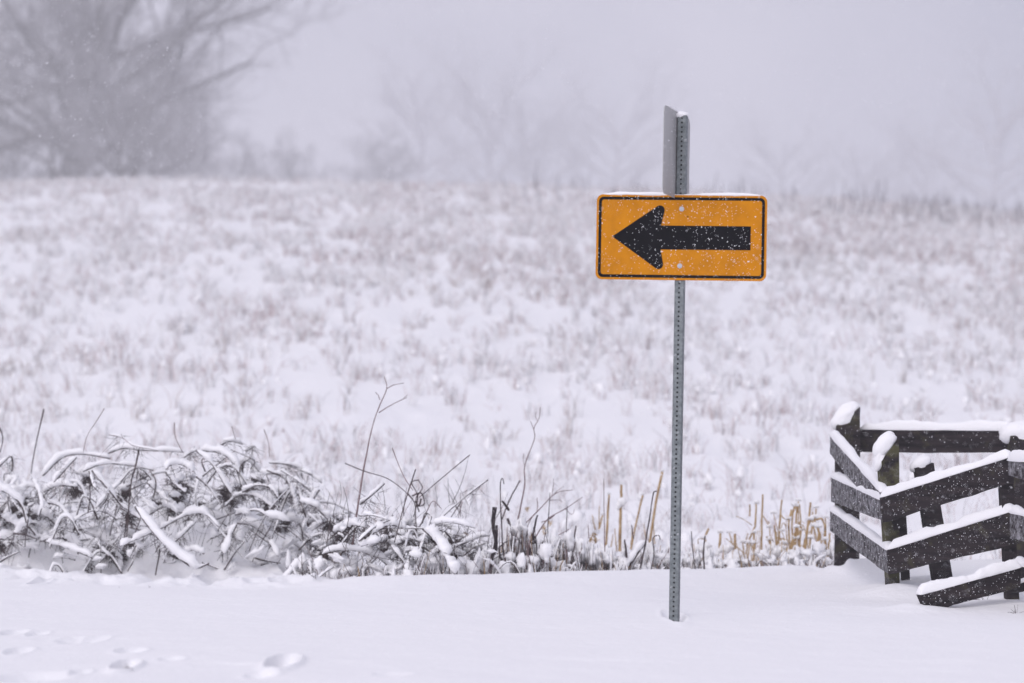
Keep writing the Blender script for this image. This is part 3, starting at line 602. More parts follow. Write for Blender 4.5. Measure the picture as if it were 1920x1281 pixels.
for i, (lb, st) in enumerate(CL):
    st[:] = [(p, r * .82) for p, r in st]
    xa = min(p[0][0] for p, r in st); xb = max(p[-1][0] for p, r in st)
    for q in range(12 if i else 8):
        x0_ = rng.uniform(xa, xb); y0_ = rng.uniform(1030, 1066); hh_ = rng.uniform(18, 75) * (1 if i else .6); ln_ = rng.normal(0, .22) * hh_
        pp = [(x0_, y0_), (x0_ + ln_ * .4 + rng.normal(0, 1.5), y0_ - hh_ * .55), (x0_ + ln_, y0_ - hh_)]
        if rng.random() < .35: pp.append((x0_ + ln_ + rng.uniform(4, 12) * (1 if ln_ > 0 else -1), y0_ - hh_ + rng.uniform(-2, 9)))
        st.append((pp, rng.uniform(.7, 1.5)))
    Y = 23.0; plant('reed_clump', 'dry straw coloured ' + lb, 'reeds', Y - .2 * i, [('stalk', p, r, r * .85) for p, r in st], M_STRAW,
                   [([(p[-1][0] - 5, p[-1][1] + 1), (p[-1][0], p[-1][1] - 1), (p[-1][0] + 5, p[-1][1] + 1)], 6) for p, r in st[1::2]] + [([(st[0][0][0][0] - 20 + 14 * q, 1046 + rng.uniform(-16, 10)), (st[0][0][0][0] + 14 * q, 1040 + rng.uniform(-16, 10))], 14) for q in range(5)])
# little tufts and sprigs sticking out of the smooth snow
for i, (px, py, n, hh, lb) in enumerate([(590, 1096, 8, 22, 'small tuft of dark twigs poking out of smooth snow below the bowed cane'), (1560, 1082, 8, 8, 'matted weeds in the hollow left of the fence post'),
        (705, 1098, 2, 16, 'single short twig in the snow right of the bowed cane'), (277, 1098, 3, 12, 'tiny leaning twig in the snow below the brambles'), (1905, 1148, 6, 30, 'thin grass blades at the right frame edge under the fence'),
        (1848, 1136, 4, 18, 'thin grass blades under the lowest fence rail'), (220, 1098, 2, 6, 'tiny stub of twig in the snow at lower left'), (240, 1262, 7, 10, 'dark grass in the left pit in the foreground'), (532, 1262, 5, 8, 'dark grass in the right pit in the foreground'),
        (30, 1268, 14, 9, 'bare weeds in the trampled snow in the bottom left corner')]):
    g0 = ground_pt(px, py); g0[2] = Hs(g0[0], g0[1]); root = empty('grass_tuft', g0); tag(root, lb, 'grass tuft')
    L = hh * g0[1] / F; t = np.linspace(0, 1, 6)[None, :, None]
    d = np.stack([rng.normal(-.1, .55, n), rng.normal(0, .3, n), rng.uniform(.6, 1, n)], -1); bn = rng.normal(0, .25, (n, 3)); st = rng.normal(0, .012 + (.05 if n > 10 else 0), (n, 3)) * [1, 1, 0] - [0, 0, .01]
    V, Qd, tr = tubes(st[:, None] + (d[:, None] * t + bn[:, None] * t * t) * L * rng.uniform(.6, 1.1, (n, 1, 1)), rng.uniform(.0008, .0018, n)[:, None] * np.linspace(1.2, .5, 6)[None], 4)
    mesh_obj('blade', V, Qd, tr, [M_TWIG], parent=root)

# ------------------------------------------------------------------ road sign
M_AMB, nt_, b_ = mat('amber_sheeting_mat', (0.62, 0.235, 0.006), 0.6, spec=0.05); noise_col(nt_, b_, 9, [(0.47, 0.172, 0.0), (0.56, 0.207, 0.0), (0.62, 0.235, 0.0)], 6)
M_BLK, nt_, b_ = mat('black_legend_mat', (0.012, 0.011, 0.014), 0.8, spec=.02); noise_col(nt_, b_, 16, [(0.002, 0.002, 0.003), (0.006, 0.006, 0.009)], 6)
M_GALV, nt_, b_ = mat('galvanised_steel_mat', (0.2, 0.23, 0.24), 0.55, metal=0.55, spec=.4); noise_col(nt_, b_, 40, [(0.12, 0.138, 0.145), (0.19, 0.212, 0.22), (0.27, 0.295, 0.30)], 7, None, .3, .7); bump(nt_, b_, 90, .001, .4)
M_ALU, nt_, b_ = mat('aluminium_back_mat', (0.42, 0.42, 0.42), 0.55, metal=0.4, spec=.4); noise_col(nt_, b_, 8, [(0.36, 0.355, 0.35), (0.46, 0.455, 0.45)], 6, (1, 1, .5))
M_EDGE, _, _ = mat('amber_edge_mat', (0.45, 0.18, 0.10), 0.6)
M_BOLT, _, _ = mat('zinc_bolt_mat', (0.5, 0.5, 0.54), 0.35, metal=0.7)
foot = P(1264, 1160, 16.0)
sign = empty('road_sign', (foot[0], 16.0, -0.02), (0, math.radians(1.1), 0))
tag(sign, 'amber one way arrow sign pointing left on a perforated square steel post', 'road sign')

def square_post(w, h, pitch, hole_r, parent):
    m = MB(); hw = w / 2; n = int(h / pitch); seg = 12
    corners = []
    for face in range(4):
        ang = face * math.pi / 2; c, s = math.cos(ang), math.sin(ang)
        def put(a, z, d=0): # a along face, outward distance hw-d ; face 0 looks to -y
            x, y = a, -(hw - d); return (x * c - y * s, x * s + y * c, z)
        bev = .004
        if face == 2 or face == 3 and False:
            m.add([put(-hw + bev, 0), put(hw - bev, 0), put(hw - bev, n * pitch), put(-hw + bev, n * pitch)], [(0, 1, 2, 3)])
        else:
            for k in range(n):
                z0 = k * pitch; zc = z0 + pitch / 2; V = []
                for i in range(seg):
                    t = 2 * math.pi * i / seg; dx, dz = math.cos(t), math.sin(t); sc_ = min((hw - bev) / abs(dx) if abs(dx) > 1e-6 else 1e9, (pitch / 2) / abs(dz) if abs(dz) > 1e-6 else 1e9)
                    V.append(put(dx * sc_, zc + dz * sc_))
                for i in range(seg):
                    t = 2 * math.pi * i / seg; V.append(put(math.cos(t) * hole_r, zc + math.sin(t) * hole_r))
                for i in range(seg):
                    t = 2 * math.pi * i / seg; V.append(put(math.cos(t) * hole_r, zc + math.sin(t) * hole_r, .003))
                q = [(i, (i + 1) % seg, seg + (i + 1) % seg, seg + i) for i in range(seg)] + [(seg + i, seg + (i + 1) % seg, 2 * seg + (i + 1) % seg, 2 * seg + i) for i in range(seg)]
                base = len(V)
                # fill the four cell corners
                V += [put(-hw + bev, z0), put(hw - bev, z0), put(hw - bev, z0 + pitch), put(-hw + bev, z0 + pitch)]
                def near(cx, cz):
                    best = sorted(range(seg), key=lambda i: (V[i][2] - cz) ** 2 + (np.dot(np.array(V[i]) - np.array(put(cx, cz)), np.array(V[i]) - np.array(put(cx, cz)))))[:2]; return best
                tr = []
                for ci, (cx, cz) in enumerate(((-1, z0), (1, z0), (1, z0 + pitch), (-1, z0 + pitch))):
                    a, b = near(cx * (hw - bev), cz); tr.append((base + ci, a, b))
                m.add(V, q, tr)
        # rounded corner strip
        V = [put(hw - bev, 0), put(hw - bev * .3, 0, bev * .3), put(hw, 0, bev), put(hw - bev, n * pitch), put(hw - bev * .3, n * pitch, bev * .3), put(hw, n * pitch, bev)]
        m.add(V, [(0, 1, 4, 3), (1, 2, 5, 4)])
    top = n * pitch
    m.add([(-hw + .003, -hw + .003, top - .002), (hw - .003, -hw + .003, top - .002), (hw - .003, hw - .003, top - .002), (-hw + .003, hw - .003, top - .002)], [(0, 1, 2, 3)])
    # the dark core added below stands in for shade behind the holes
    L = hw - .0035; m2 = []
    o = m.build('post', M_GALV, parent, smooth=False); return o, top
YAW = math.radians(-14)
post, PT = square_post(.0508, 2.73, .0254, .0056, sign); post.rotation_euler = (0, 0, YAW)
hp = MB(); hp.box((-.011, -.011, 0), (.011, .011, PT - .01)); M_IN, _, _ = mat('tube_shade_mat', (0.02, 0.022, 0.022), .9)  # added dark core: its colour gives the shade seen through the post holes
ip = hp.build('tube_shade_core', M_IN, post, False)

def rrect(w, h, r, n=7):
    pts = []
    for cx, cz, a0 in ((w/2-r, h/2-r, 0), (-w/2+r, h/2-r, 90), (-w/2+r, -h/2+r, 180), (w/2-r, -h/2+r, 270)):
        for i in range(n + 1):
            a = math.radians(a0 + 90 * i / n); pts.append((cx + r * math.cos(a), cz + r * math.sin(a)))
    return pts
def plate(name, outline, t, mats, parent, y=0.0):
    """thick plate in local xz, front at y, back at y+t"""
    n = len(outline); V = [(x, y, z) for x, z in outline] + [(x, y + t, z) for x, z in outline]
    fr = list(range(n))[::-1]; bk = list(range(n, 2 * n))
    area = sum(outline[i][0] * outline[(i+1) % n][1] - outline[(i+1) % n][0] * outline[i][1] for i in range(n))
    if area > 0: fr, bk = list(range(n)), list(range(n, 2 * n))[::-1]
    q = [(i, n + i, n + (i + 1) % n, (i + 1) % n) for i in range(n)]
    return mesh_obj(name, V, q, None, mats, [1 if len(mats) > 1 else 0] * n + [0, min(2, len(mats) - 1)], False, parent, [fr, bk])
PW, PH = .914, .457
panel = plate('arrow_panel', rrect(PW, PH, .034), .003, [M_AMB, M_EDGE, M_ALU], sign)
panel.location = (0, -.0365, 2.06); panel.rotation_euler = (0, 0, math.radians(-7))
def ring(name, o1, o2, y, t, m, parent):
    n = len(o1); V = [(x, y, z) for x, z in o1] + [(x, y, z) for x, z in o2] + [(x, y + t, z) for x, z in o1] + [(x, y + t, z) for x, z in o2]
    q = []
    for i in range(n):
        j = (i + 1) % n; q += [(i, j, n + j, n + i), (2 * n + i, 2 * n + j, j, i), (n + i, n + j, 3 * n + j, 3 * n + i)]
    return mesh_obj(name, V, q, None, [m], None, False, parent)
ring('border', rrect(PW - .024, PH - .024, .026), rrect(PW - .055, PH - .055, .014), -.0008, .001, M_BLK, panel)
def cr(x, y): return ((x - 630) / 1112, (911 - y) / 1112)
def arc(c, r, a0, a1, n=7): return [(c[0] + r * math.cos(math.radians(a0 + (a1 - a0) * i / n)), c[1] + r * math.sin(math.radians(a0 + (a1 - a0) * i / n))) for i in range(n + 1)]
r_ = .0255; ctop = cr(501, 748); cbot = cr(497, 1072)
outl = [cr(218, 908)] + arc(cbot, r_, 236, 372, 8) + [cr(509, 983), cr(1043, 982), cr(1043, 840), cr(509, 840)] + arc(ctop, r_, -12, 124, 8)
plate('arrow', outl, .001, [M_BLK], panel, -.0008)
for bx, bz in ((0, .154), (-.005, -.152)):
    m = MB(); u = np.arange(16) * 2 * math.pi / 16
    def disc(r, y0, y1):
        V = [(r * math.cos(a), y0, r * math.sin(a)) for a in u] + [(r * math.cos(a), y1, r * math.sin(a)) for a in u] + [(0, y1, 0)]
        m.add(np.array(V) + [bx, 0, bz], [(i, (i + 1) % 16, 16 + (i + 1) % 16, 16 + i) for i in range(16)], [(16 + i, 16 + (i + 1) % 16, 32) for i in range(16)])
    disc(.0135, -.0005, -.0022); disc(.0075, -.0022, -.0075)
    m.build('bolt', M_BOLT, panel, False)
m = MB(); V = [(.034 + .004 * math.cos(a), -.0006, .113 + .004 * math.sin(a)) for a in np.arange(8) * math.pi / 4]; m.add(V, [(0, 1, 2, 3), (0, 3, 4, 7), (7, 4, 5, 6)]); m.build('bolt_hole', M_BLK, panel, False)
# snow along the top edge of the panel
m = MB(); k = 60; xs = np.linspace(-PW / 2 + .03, PW / 2 - .03, k); snow_on(m, np.stack([xs, np.full(k, .004), np.full(k, PH / 2 - .002)], -1), .001, .017, 5, 10, wid=.55); m.build('snow_cap', M_SNOWC, panel)
# blown flakes stuck to the sheeting
def specks(w, h, n, parent, s0=.0008, s1=.0026, y=-.0015, name='stuck_snow'):
    u = np.arange(5) * 2 * math.pi / 5; base = np.concatenate([np.stack([np.cos(u), np.zeros(5), np.sin(u)], -1), [[0, -.7, 0]]])
    S = rng.uniform(s0, s1, n) * (1 + (rng.random(n) < .06) * .8); cxz = np.stack([rng.uniform(-w / 2, w / 2, n * 4), rng.uniform(-h / 2, h / 2, n * 4)], -1); dn = .45 + .9 * fbm(cxz[:, 0] * 9, cxz[:, 1] * 9, 77, 3) + .35 * (np.abs(cxz[:, 1]) > h * .46); cxz = cxz[rng.random(n * 4) < np.clip(dn, .08, 1)][:n]; n = len(cxz); S = S[:n]
    C = np.stack([cxz[:, 0], np.full(n, y), cxz[:, 1]], -1)
    V = base[None] * S[:, None, None] * rng.uniform(.6, 1.3, (n, 6, 1)) + C[:, None]; off = (np.arange(n) * 6)[:, None, None]
    tr = np.array([(i, (i + 1) % 5, 5) for i in range(5)])
    o = mesh_obj(name, V.reshape(-1, 3), None, (tr[None] + off).reshape(-1, 3), [M_FLAKE], None, False, parent); o['kind'] = 'stuff'; return o
specks(PW - .01, PH - .01, 900, panel, .0007, .0024)
# upper panel, seen from behind almost edge on
up = plate('street_name_panel', rrect(.74, .466, .045), .003, [M_ALU], sign)
up.name = 'upper_panel'; up['label'] = 'bare grey back of a second panel seen almost edge on'
up.rotation_euler = (0, 0, YAW + math.pi / 2)
dx = -(.0254 + .004); up.location = (dx * math.cos(YAW), dx * math.sin(YAW), 2.505)
s_ = specks(.68, .45, 120, up, .001, .003, -.0012)
m = MB(); xs = np.linspace(-.30, .30, 30); snow_on(m, np.stack([xs, np.full(30, .0015), np.full(30, .233)], -1), .001, .010, 9, 8); m.build('snow_cap', M_SNOWC, up)
m = MB(); blob(m, (-.014, .0, PT + .004), (.044, .036, .019), 4, 22, 14, .25); m.build('snow_cap', M_SNOWC, post)

# ------------------------------------------------------------------ wooden fence
A_Y, C_Y, D_Y = 20.8, 18.2, 17.4
fb = P(1680, 1120, C_Y)
fence = empty('wooden_fence', (fb[0], C_Y, Hs(fb[0], C_Y)))
tag(fence, 'dark weathered zigzag board fence with snow on every rail', 'fence')
FO = -np.array(fence.location)
def rail(TL, TR, BL, BR, Yl, Yr, snow_px, material, seed, thick=.045, nm='rail', snow_range=(0, 1), label=None):
    k = 26; u = np.linspace(0, 1, k)
    p = [P(*TL, Yl), P(*TR, Yr), P(*BL, Yl), P(*BR, Yr)]
    top = p[0] + (p[1] - p[0]) * u[:, None]; bot = p[2] + (p[3] - p[2]) * u[:, None]
    top[:, 2] += .006 * fbm(u * 5, u * 0 + seed, seed, 3); bot[:, 2] += .007 * fbm(u * 6, u * 0 + seed + 5, seed, 3)
    d = (p[1] - p[0]); nrm = np.cross(d, [0, 0, 1.0]); nrm /= np.linalg.norm(nrm)
    if nrm[1] < 0: nrm = -nrm
    rows = []; nz_ = 6
    for j in range(nz_ + 1):
        rows.append(top + (bot - top) * (j / nz_) + nrm * (.003 * fbm(u * 8, u * 0 + j * 1.7 + seed, 7, 2))[:, None])
    V = np.concatenate(rows + [bot + nrm * thick, top + nrm * thick]) + FO
    Q = []; nrw = nz_ + 3
    for j in range(nrw):
        j2 = (j + 1) % nrw
        for i in range(k - 1): Q.append((j * k + i, j * k + i + 1, j2 * k + i + 1, j2 * k + i))
    ends = [[j * k for j in range(nrw)], [j * k + k - 1 for j in range(nrw)][::-1]]
    o = mesh_obj(nm, V, Q, None, [material], None, False, fence, ends)
    if label: o['label'] = label
    if snow_px:
        m = MB(); kk = 44; a, b = snow_range; uu = np.linspace(a, b, kk)[:, None]
        sp_ = p[0] + (p[1] - p[0]) * uu + nrm * thick * .5 + FO - [0, 0, .004]
        Ym = (Yl + Yr) / 2; s = snow_px * Ym / F
        # domed loaf of snow with a flat foot as wide as the board
        T = (p[1] - p[0]) / np.linalg.norm(p[1] - p[0]); Hh = nrm; sides = 13
        uv = np.linspace(0, 1, kk); S = s * (.84 + .62 * fbm(uv * 4 + seed, uv * 0 + seed * 2.3, seed + 3, 5, .6)) * np.sqrt(np.clip(np.minimum(uv, 1 - uv) * 22 + .04, 0, 1))
        ang = np.linspace(-.12 * math.pi, 1.12 * math.pi, sides)
        V = []
        for i in range(kk):
            for a_ in ang:
                V.append(sp_[i] + Hh * math.copysign(abs(math.cos(a_)) ** .75, math.cos(a_)) * (thick * .62 + .004) * (1 + .16 * float(fbm(np.array([uv[i] * 16 + seed]), np.array([a_ * 1.4]), seed, 3)[0])) + np.array([0, 0, 1.0]) * (math.sin(a_) if math.sin(a_) > 0 else math.sin(a_) * .2) * S[i])
        Q = [(i * sides + j, (i + 1) * sides + j, (i + 1) * sides + (j + 1) % sides, i * sides + (j + 1) % sides) for i in range(kk - 1) for j in range(sides)]
        e = [list(range(sides)), [(kk - 1) * sides + j for j in range(sides)][::-1]]
        mesh_obj('snow', V, Q, None, [M_SNOWC], None, True, o, e)
    return o
def post_(top, bot, wpx, Y, yaw, slant, material, thick=.13, cap=None, seed=0, label=None, taper=1.0):
    """top/bot px of the post axis; slant = drop of the left side of the cut top in px"""
    a = P(*bot, Y); b = P(*top, Y); w = wpx * Y / F / 2; a[2] -= .15
    c, s = math.cos(yaw), math.sin(yaw); X = np.array([c, s, 0]); Yv = np.array([-s, c, 0]); k = 14
    V = []; prof = [(-1, -1), (-.33, -1), (.33, -1), (1, -1), (1, 1), (.33, 1), (-.33, 1), (-1, 1)]
    for i in range(k):
        u = i / (k - 1); cc = a + (b - a) * u; wv = (taper + (1 - taper) * u) * (1 + .05 * float(fbm(np.array([u * 4.]), np.array([seed * 1.3]), seed, 2)[0]))
        for (x, y) in prof:
            q = cc + X * x * w * wv + Yv * y * thick / 2 * wv + Yv * thick / 2
            if i == k - 1: q = q + np.array([0, 0, (x * .5 - .5) * slant * Y / F])
            elif i >= k - 3: q[2] = min(q[2], b[2] + (x * .5 - .5) * slant * Y / F - .01 * (k - 1 - i))
            V.append(q + FO)
    n = len(prof); Q = [(i * n + j, i * n + (j + 1) % n, (i + 1) * n + (j + 1) % n, (i + 1) * n + j) for i in range(k - 1) for j in range(n)]
    o = mesh_obj('post', V, Q, None, [material], None, False, fence, [list(range(n))[::-1], [(k - 1) * n + j for j in range(n)]])
    if label: o['label'] = label
    if cap:
        m = MB(); (cx, cy, rx, rz, rot) = cap; c0 = P(cx, cy, Y) + Yv * thick / 2 + FO
        blob(m, c0, (rx * Y / F, thick * .62, rz * Y / F), seed + 2, 26, 18, .16, Matrix.Rotation(math.radians(rot), 3, 'Y')); m.build('snow_cap', M_SNOWC, o)
    return o
# back rail and posts
post_((1590, 763), (1587, 1073), 46, A_Y, math.radians(-6), 36, M_WOODG, .13, (1586, 781, 34, 20, -44), 3, 'left corner post with slanted mossy top')
rail((1612, 804), (1900, 806), (1612, 848), (1900, 849), A_Y + .10, 20.2, 17, M_WOOD, 11, nm='rail', label='horizontal rail of the rear fence run')
post_((1733, 868), (1778, 1095), 36, C_Y + .14, math.radians(4), 10, M_WOOD, .09, (1729, 870, 22, 14, -36), 5, 'leaning middle post behind the front rails')
post_((1690, 935), (1702, 1098), 15, C_Y + .32, 0, 0, M_WOOD, .06, None, 6)
post_((1669, 822), (1681, 1118), 36, C_Y + .12, math.radians(14), 44, M_LICH, .10, (1663, 834, 30, 17, -55), 8, 'front corner post with green lichen and tall snow cap', .5)
post_((1886, 858), (1903, 1145), 23, D_Y + .06, 0, 0, M_WOOD, .11, None, 9)
post_((1925, 800), (1925, 1140), 62, 20.1, 0, 12, M_WOODG, .13, (1915, 812, 40, 22, -6), 10, 'thick mossy post at the right end')
m = MB(); blob(m, P(1653, 860, C_Y + .12) + [0, .05, 0] + FO, (24 * C_Y / F, .055, 11 * C_Y / F), 91, 24, 16, .3, Matrix.Rotation(math.radians(-70), 3, 'Y')); m.build('snow_cap', M_SNOWC, fence)
# left run (frosted), from the far corner to the near one
rail((1556, 814), (1652, 922), (1556, 852), (1650, 966), A_Y - .08, C_Y, 15, M_WOODF, 21, label='frosted top rail of the left run')
rail((1558, 893), (1652, 936), (1558, 940), (1654, 977), A_Y - .10, C_Y - .02, 13, M_WOODF, 22, label='frosted middle rail of the left run')
rail((1556, 955), (1665, 1031), (1556, 995), (1665, 1077), A_Y - .09, C_Y - .01, 13, M_WOODF, 23, label='lowest rail of the left run')
# front run rising to the right
rail((1649, 932), (1892, 856), (1655, 978), (1892, 905), C_Y - .03, D_Y, 19, M_WOOD, 31, label='top rail of the front run')
rail((1663, 1030), (1900, 956), (1665, 1077), (1900, 1020), C_Y - .03, D_Y, 22, M_WOOD, 32, label='middle rail of the front run')
rail((1724, 1114), (1914, 1062), (1738, 1149), (1914, 1100), 16.8, 17.0, 19, M_WOOD, 33, label='lowest rail of the front run, its end in the snow')
# next run leaving the frame
rail((1890, 862), (2010, 870), (1890, 892), (2010, 925), D_Y - .06, D_Y - 1.2, 22, M_WOODF, 41)
rail((1893, 960), (2010, 985), (1893, 1008), (2010, 1040), D_Y - .06, D_Y - 1.2, 20, M_WOODF, 42)
rail((1900, 1056), (2010, 1085), (1904, 1078), (2010, 1140), D_Y - .10, D_Y - 1.2, 16, M_WOOD, 43)
rail((1880, 1104), (1960, 1076), (1884, 1112), (1960, 1100), D_Y - .12, D_Y - .5, 9, M_WOOD, 44)
# blown snow stuck on the boards
def board_specks():
    m = MB()
    for TL, TR, BL, BR, Yl, Yr, n in (((1649,932),(1892,856),(1655,978),(1892,905),C_Y-.03,D_Y,170),((1663,1030),(1900,956),(1665,1077),(1900,1020),C_Y-.03,D_Y,190),((1724,1114),(1914,1062),(1738,1149),(1914,1100),16.8,17.0,120),
            ((1556,955),(1665,1031),(1556,995),(1665,1077),A_Y-.09,C_Y-.01,160),((1558,893),(1652,936),(1558,940),(1654,977),A_Y-.1,C_Y-.02,160),((1556,814),(1652,922),(1556,852),(1650,966),A_Y-.08,C_Y,150)):
        for i in range(n):
            a, b = rng.random(2); t = P(*TL, Yl) * (1 - a) + P(*TR, Yr) * a; q = P(*BL, Yl) * (1 - a) + P(*BR, Yr) * a
            c = t * (1 - b) + q * b + FO + [0, -.003, 0]; s = rng.uniform(.0012, .0034)
            m.add(np.array([(s, 0, 0), (0, 0, s), (-s, 0, 0), (0, 0, -s), (0, -s, 0)]) * rng.uniform(.6, 1.2, (5, 1)) + c, None, [(0, 1, 4), (1, 2, 4), (2, 3, 4), (3, 0, 4)])
    o = m.build('stuck_snow', M_FLAKE, fence, False); o['kind'] = 'stuff'
board_specks()

# ------------------------------------------------------------------ trees in the haze
def grow_tree(seed, height, lean=0.0, spread=1.0, low=.12, ntw=5200, fat=1.0, n2=7, mats=None):
    r = np.random.default_rng(seed)
    trunk = []; lv = []
    def limb(p, d, L, rad, k=7, up=.25):
        pts = [p]; d = d / np.linalg.norm(d)
        for i in range(k - 1):
            d = d + r.normal(0, .13, 3) + np.array([0, 0, up * .12]); d /= np.linalg.norm(d); pts.append(pts[-1] + d * L / (k - 1))
        return np.array(pts), np.linspace(rad, rad * .35, k)
    t, tr = limb(np.array([0, 0, -1.0]), np.array([lean, 0, 1.0]), height * .62, height * .017, 9, .5); tr = np.linspace(height * .017, height * .009, 9)
    L1 = []; L2 = []; L3 = []
    n1 = 15
    for i in range(n1):
        u = low + (1 - low) * (i + .5) / n1; j = u * 8; a = int(min(j, 7)); p = t[a] * (1 - (j - a)) + t[a + 1] * (j - a)
        az = i * 2.4 + r.normal(0, .3); el = r.uniform(.45, 1.1) * (1 if u < .7 else 1.6)
        d = np.array([math.cos(az) * spread, math.sin(az) * spread, el]); L1.append(limb(p, d, height * r.uniform(.34, .55) * (1.15 - .45 * u), height * .0112 * (1.2 - .5 * u), 7))
    def sub(src, n, f, rf, k, dv):
        out = []
        for pts, rr in src:
            Lp = np.linalg.norm(np.diff(pts, axis=0), axis=1).sum()
            for _ in range(n):
                u = r.uniform(.2, 1) ** .8 * (len(pts) - 1.001); a = int(u); p = pts[a] * (1 - (u - a)) + pts[a + 1] * (u - a)
                d = (pts[a + 1] - pts[a]); d = d / np.linalg.norm(d) + r.normal(0, dv, 3) + [0, 0, .12]; out.append(limb(p, d, Lp * f * r.uniform(.6, 1.2), rr[a] * rf, k))
        return out
    L2 = sub(L1, n2, .5, .5, 6, .55); L3 = sub(L2, 6, .55, .5, 5, .6); L4 = sub(L3, max(3, int(ntw / max(1, len(L3)))), .6, .5, 4, .65)
    tm = MB(); V, Q, c = tubes(t[None], tr[None], 9); tm.add(V, Q, c)
    V, Q, c = tubes(np.array([a for a, b in L1]), np.array([b for a, b in L1]), 7); tm.add(V, Q, c)
    cm = MB()
    for lv_, s in ((L2, 5), (L3, 4), (L4, 3)):
        V, Q, c = tubes(np.array([a for a, b in lv_]), np.maximum(np.array([b for a, b in lv_]) * fat, .011 * fat), s, cap=False); cm.add(V, Q)
    root = empty('bare_tree'); mt = mats or (M_TREE, M_TWIGF); tm.build('trunk', mt[0], root); cm.build('crown', mt[1], root)
    return root
def place(root, px, Y, rz, s, label, first=False, sink=0.5):
    x = (px - 960) / F * Y
    if not first:
        r = root.copy(); sc.collection.objects.link(r)
        for ch in list(root.children):
            c = ch.copy(); sc.collection.objects.link(c); c.parent = r
    else: r = root
    r.location = (x, Y, Hs(x, Y) - sink); r.rotation_euler = (0, 0, rz); r.scale = (s, s, s)
    tag(r, label, 'tree', 'bare trees in the haze'); return r
M_HAZED, nt_, b_ = mat('haze_paled_tree_mat', (0.5, 0.49, 0.52), 0.9); noise_col(nt_, b_, 2, [(0.40, 0.39, 0.42), (0.54, 0.53, 0.56)], 6)  # haze painted in: pale colour fades the far trees beyond what the volume does
T4 = grow_tree(21, 24, .02, 1.2, .2, 1900, .85, 6, (M_HAZED, M_HAZED)); T1 = grow_tree(3, 24, .03, 1.8, .22); T2 = grow_tree(8, 17, -.02, .8, .2); T3 = grow_tree(15, 9, .02, 1.0, .05, 4200)
place(T1, 125, 290, 0.2, 1.80, 'biggest bare tree with long boughs sweeping right, upper left', True)
place(T2, 215, 267.3, 1.1, 0.84, 'slender twin dark trunk right of the biggest tree', True)
place(T2, 150, 282, 4.1, 1.35, 'tall upright bare tree standing just right of the biggest tree trunk')
place(T2, 70, 286.2, 2.4, 1.95, 'thick dark bare trunk left of the biggest tree')
place(T1, -60, 280.8, 4.0, 1.51, 'bare tree reaching in from the left frame edge')
place(T2, 228, 274.05, 3.3, 0.89, 'slender trunk just right of its slender twin')
place(T2, 372, 380, 5.0, 1.05, 'small faint bare tree below the long boughs')
place(T3, 20, 300, .5, 1.2, 'low dark bare thicket tree at the far left under the trunks', True)
place(T3, 300, 360, 4.4, 1.2, 'low bare thicket tree right of the slender trunks')
place(T3, 555, 440, 1.4, 1.15, 'small faint bush tree on the crest right of the boughs')
place(T3, 705, 470, 3.6, 1.35, 'small rounded faint bush tree at centre left of the crest')
place(T3, 450, 420, 5.6, 1.1, 'small faint bush tree below the tips of the long boughs')
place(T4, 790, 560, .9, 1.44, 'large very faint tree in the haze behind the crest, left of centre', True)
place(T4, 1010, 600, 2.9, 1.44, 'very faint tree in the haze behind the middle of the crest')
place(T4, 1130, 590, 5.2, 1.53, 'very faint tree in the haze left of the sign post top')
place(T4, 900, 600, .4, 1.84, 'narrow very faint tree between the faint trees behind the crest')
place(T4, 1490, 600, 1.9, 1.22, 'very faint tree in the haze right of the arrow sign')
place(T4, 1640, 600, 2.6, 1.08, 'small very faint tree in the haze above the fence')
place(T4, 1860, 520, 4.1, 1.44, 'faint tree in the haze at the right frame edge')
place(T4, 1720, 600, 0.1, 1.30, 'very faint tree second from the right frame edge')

# tall weeds on the crest at right
def crest_weeds():
    n = 900; px = rng.uniform(900, 2100, n); Y = rng.uniform(96, 124, n); X = (px - 960) / F * Y
    k = (rng.random(n) < .25 + .75 * sm((px - 1450) / 300)); X = X[k]; Y = Y[k]; n = len(X); Z = H(X, Y) - .05
    h = rng.uniform(.25, .95, n) * np.where(rng.random(n) < .12, 1.5, .8); ln = rng.normal(0, .15, n)
    p0 = np.stack([X, Y, Z], -1); p1 = p0 + np.stack([ln * h, ln * 0, h], -1); pm = (p0 + p1) / 2 + np.stack([rng.normal(0, .02, n), ln * 0, ln * 0], -1)
    V, Q, _ = tubes(np.stack([p0, pm, p1], 1), rng.uniform(.008, .02, n)[:, None] * np.array([1, 1.3, .6])[None], 4, cap=False)
    o = mesh_obj('crest_weeds', V, Q, None, [M_STUBG]); tag(o, 'tall dead weeds standing along the crest of the field', 'weeds', kind='stuff')
crest_weeds()

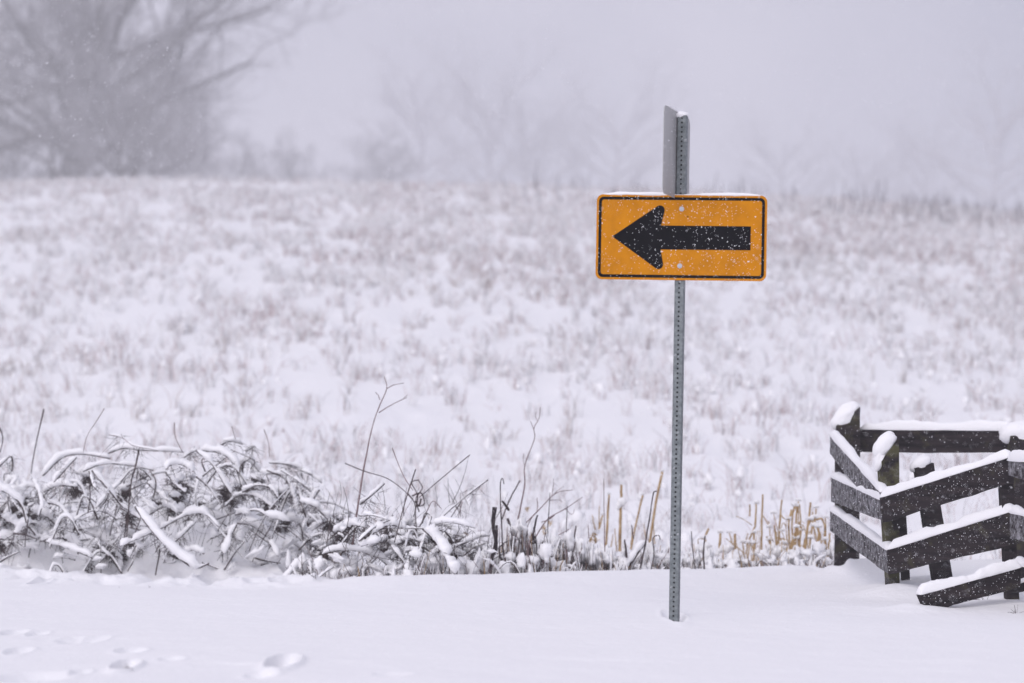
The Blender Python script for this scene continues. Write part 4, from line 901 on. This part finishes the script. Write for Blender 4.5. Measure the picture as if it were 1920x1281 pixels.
# ------------------------------------------------------------------ falling snow
def falling():
    P_ = []
    for y0, y1, dens, s0, s1 in ((5, 11, 22, .0012, .0032), (11, 24, 60, .0010, .0032), (24, 75, 6.5, .0030, .0075)):
        vol = .0262 * (y1 ** 3 - y0 ** 3) * 1.25; n = int(vol * dens)
        Y = (y0 ** 3 + rng.random(n) * (y1 ** 3 - y0 ** 3)) ** (1 / 3)
        X = rng.uniform(-.1715 * 1.12, .1715 * 1.12, n) * Y; e = rng.uniform(-.085, .155, n); Z = CZ + e * Y
        S = s0 + (s1 - s0) * rng.random(n) ** 2
        P_.append(np.stack([X, Y, Z, S], -1))
    A = np.concatenate(P_); A = A[A[:, 2] > H(A[:, 0], A[:, 1]) + .01]; n = len(A)
    base = np.array([(1, 0, 0), (0, 1, 0), (-1, 0, 0), (0, -1, 0), (.25, 0, 1.35), (-.25, 0, -1.35)])
    V = base[None] * A[:, 3][:, None, None] * rng.uniform(.7, 1.2, (n, 6, 1)) + A[:, None, :3]
    tr = np.array([(0, 1, 4), (1, 2, 4), (2, 3, 4), (3, 0, 4), (1, 0, 5), (2, 1, 5), (3, 2, 5), (0, 3, 5)])
    o = mesh_obj('falling_snow', V.reshape(-1, 3), None, (tr[None] + (np.arange(n) * 6)[:, None, None]).reshape(-1, 3), [M_FLAKE], None, True)
    tag(o, 'small snowflakes falling through the air in front of sign, fence and field', 'snow', kind='stuff'); print('flakes', n)
falling()

# ------------------------------------------------------------------ haze
hb = MB(); zlo = float(Zg.min()) - 1.0; hb.box((-440, -45, zlo), (440, 695, 105))
hz = hb.build('haze', bpy.data.materials.new('haze_mat'), None, False); tag(hz, 'pale snowy haze filling the air', 'haze', kind='stuff')
hm = hz.data.materials[0]; hm.use_nodes = True; ht = hm.node_tree; ht.nodes.clear()
ho = ht.nodes.new('ShaderNodeOutputMaterial'); pv = ht.nodes.new('ShaderNodeVolumePrincipled')
pv.inputs['Color'].default_value = (0.955, 0.95, 0.965, 1); pv.inputs['Density'].default_value = 0.0019; pv.inputs['Anisotropy'].default_value = 0.2
ht.links.new(pv.outputs[0], ho.inputs['Volume'])
hm.cycles.homogeneous_volume = True
print('tris', sum(len(o.data.polygons) for o in sc.objects if o.type == 'MESH'))
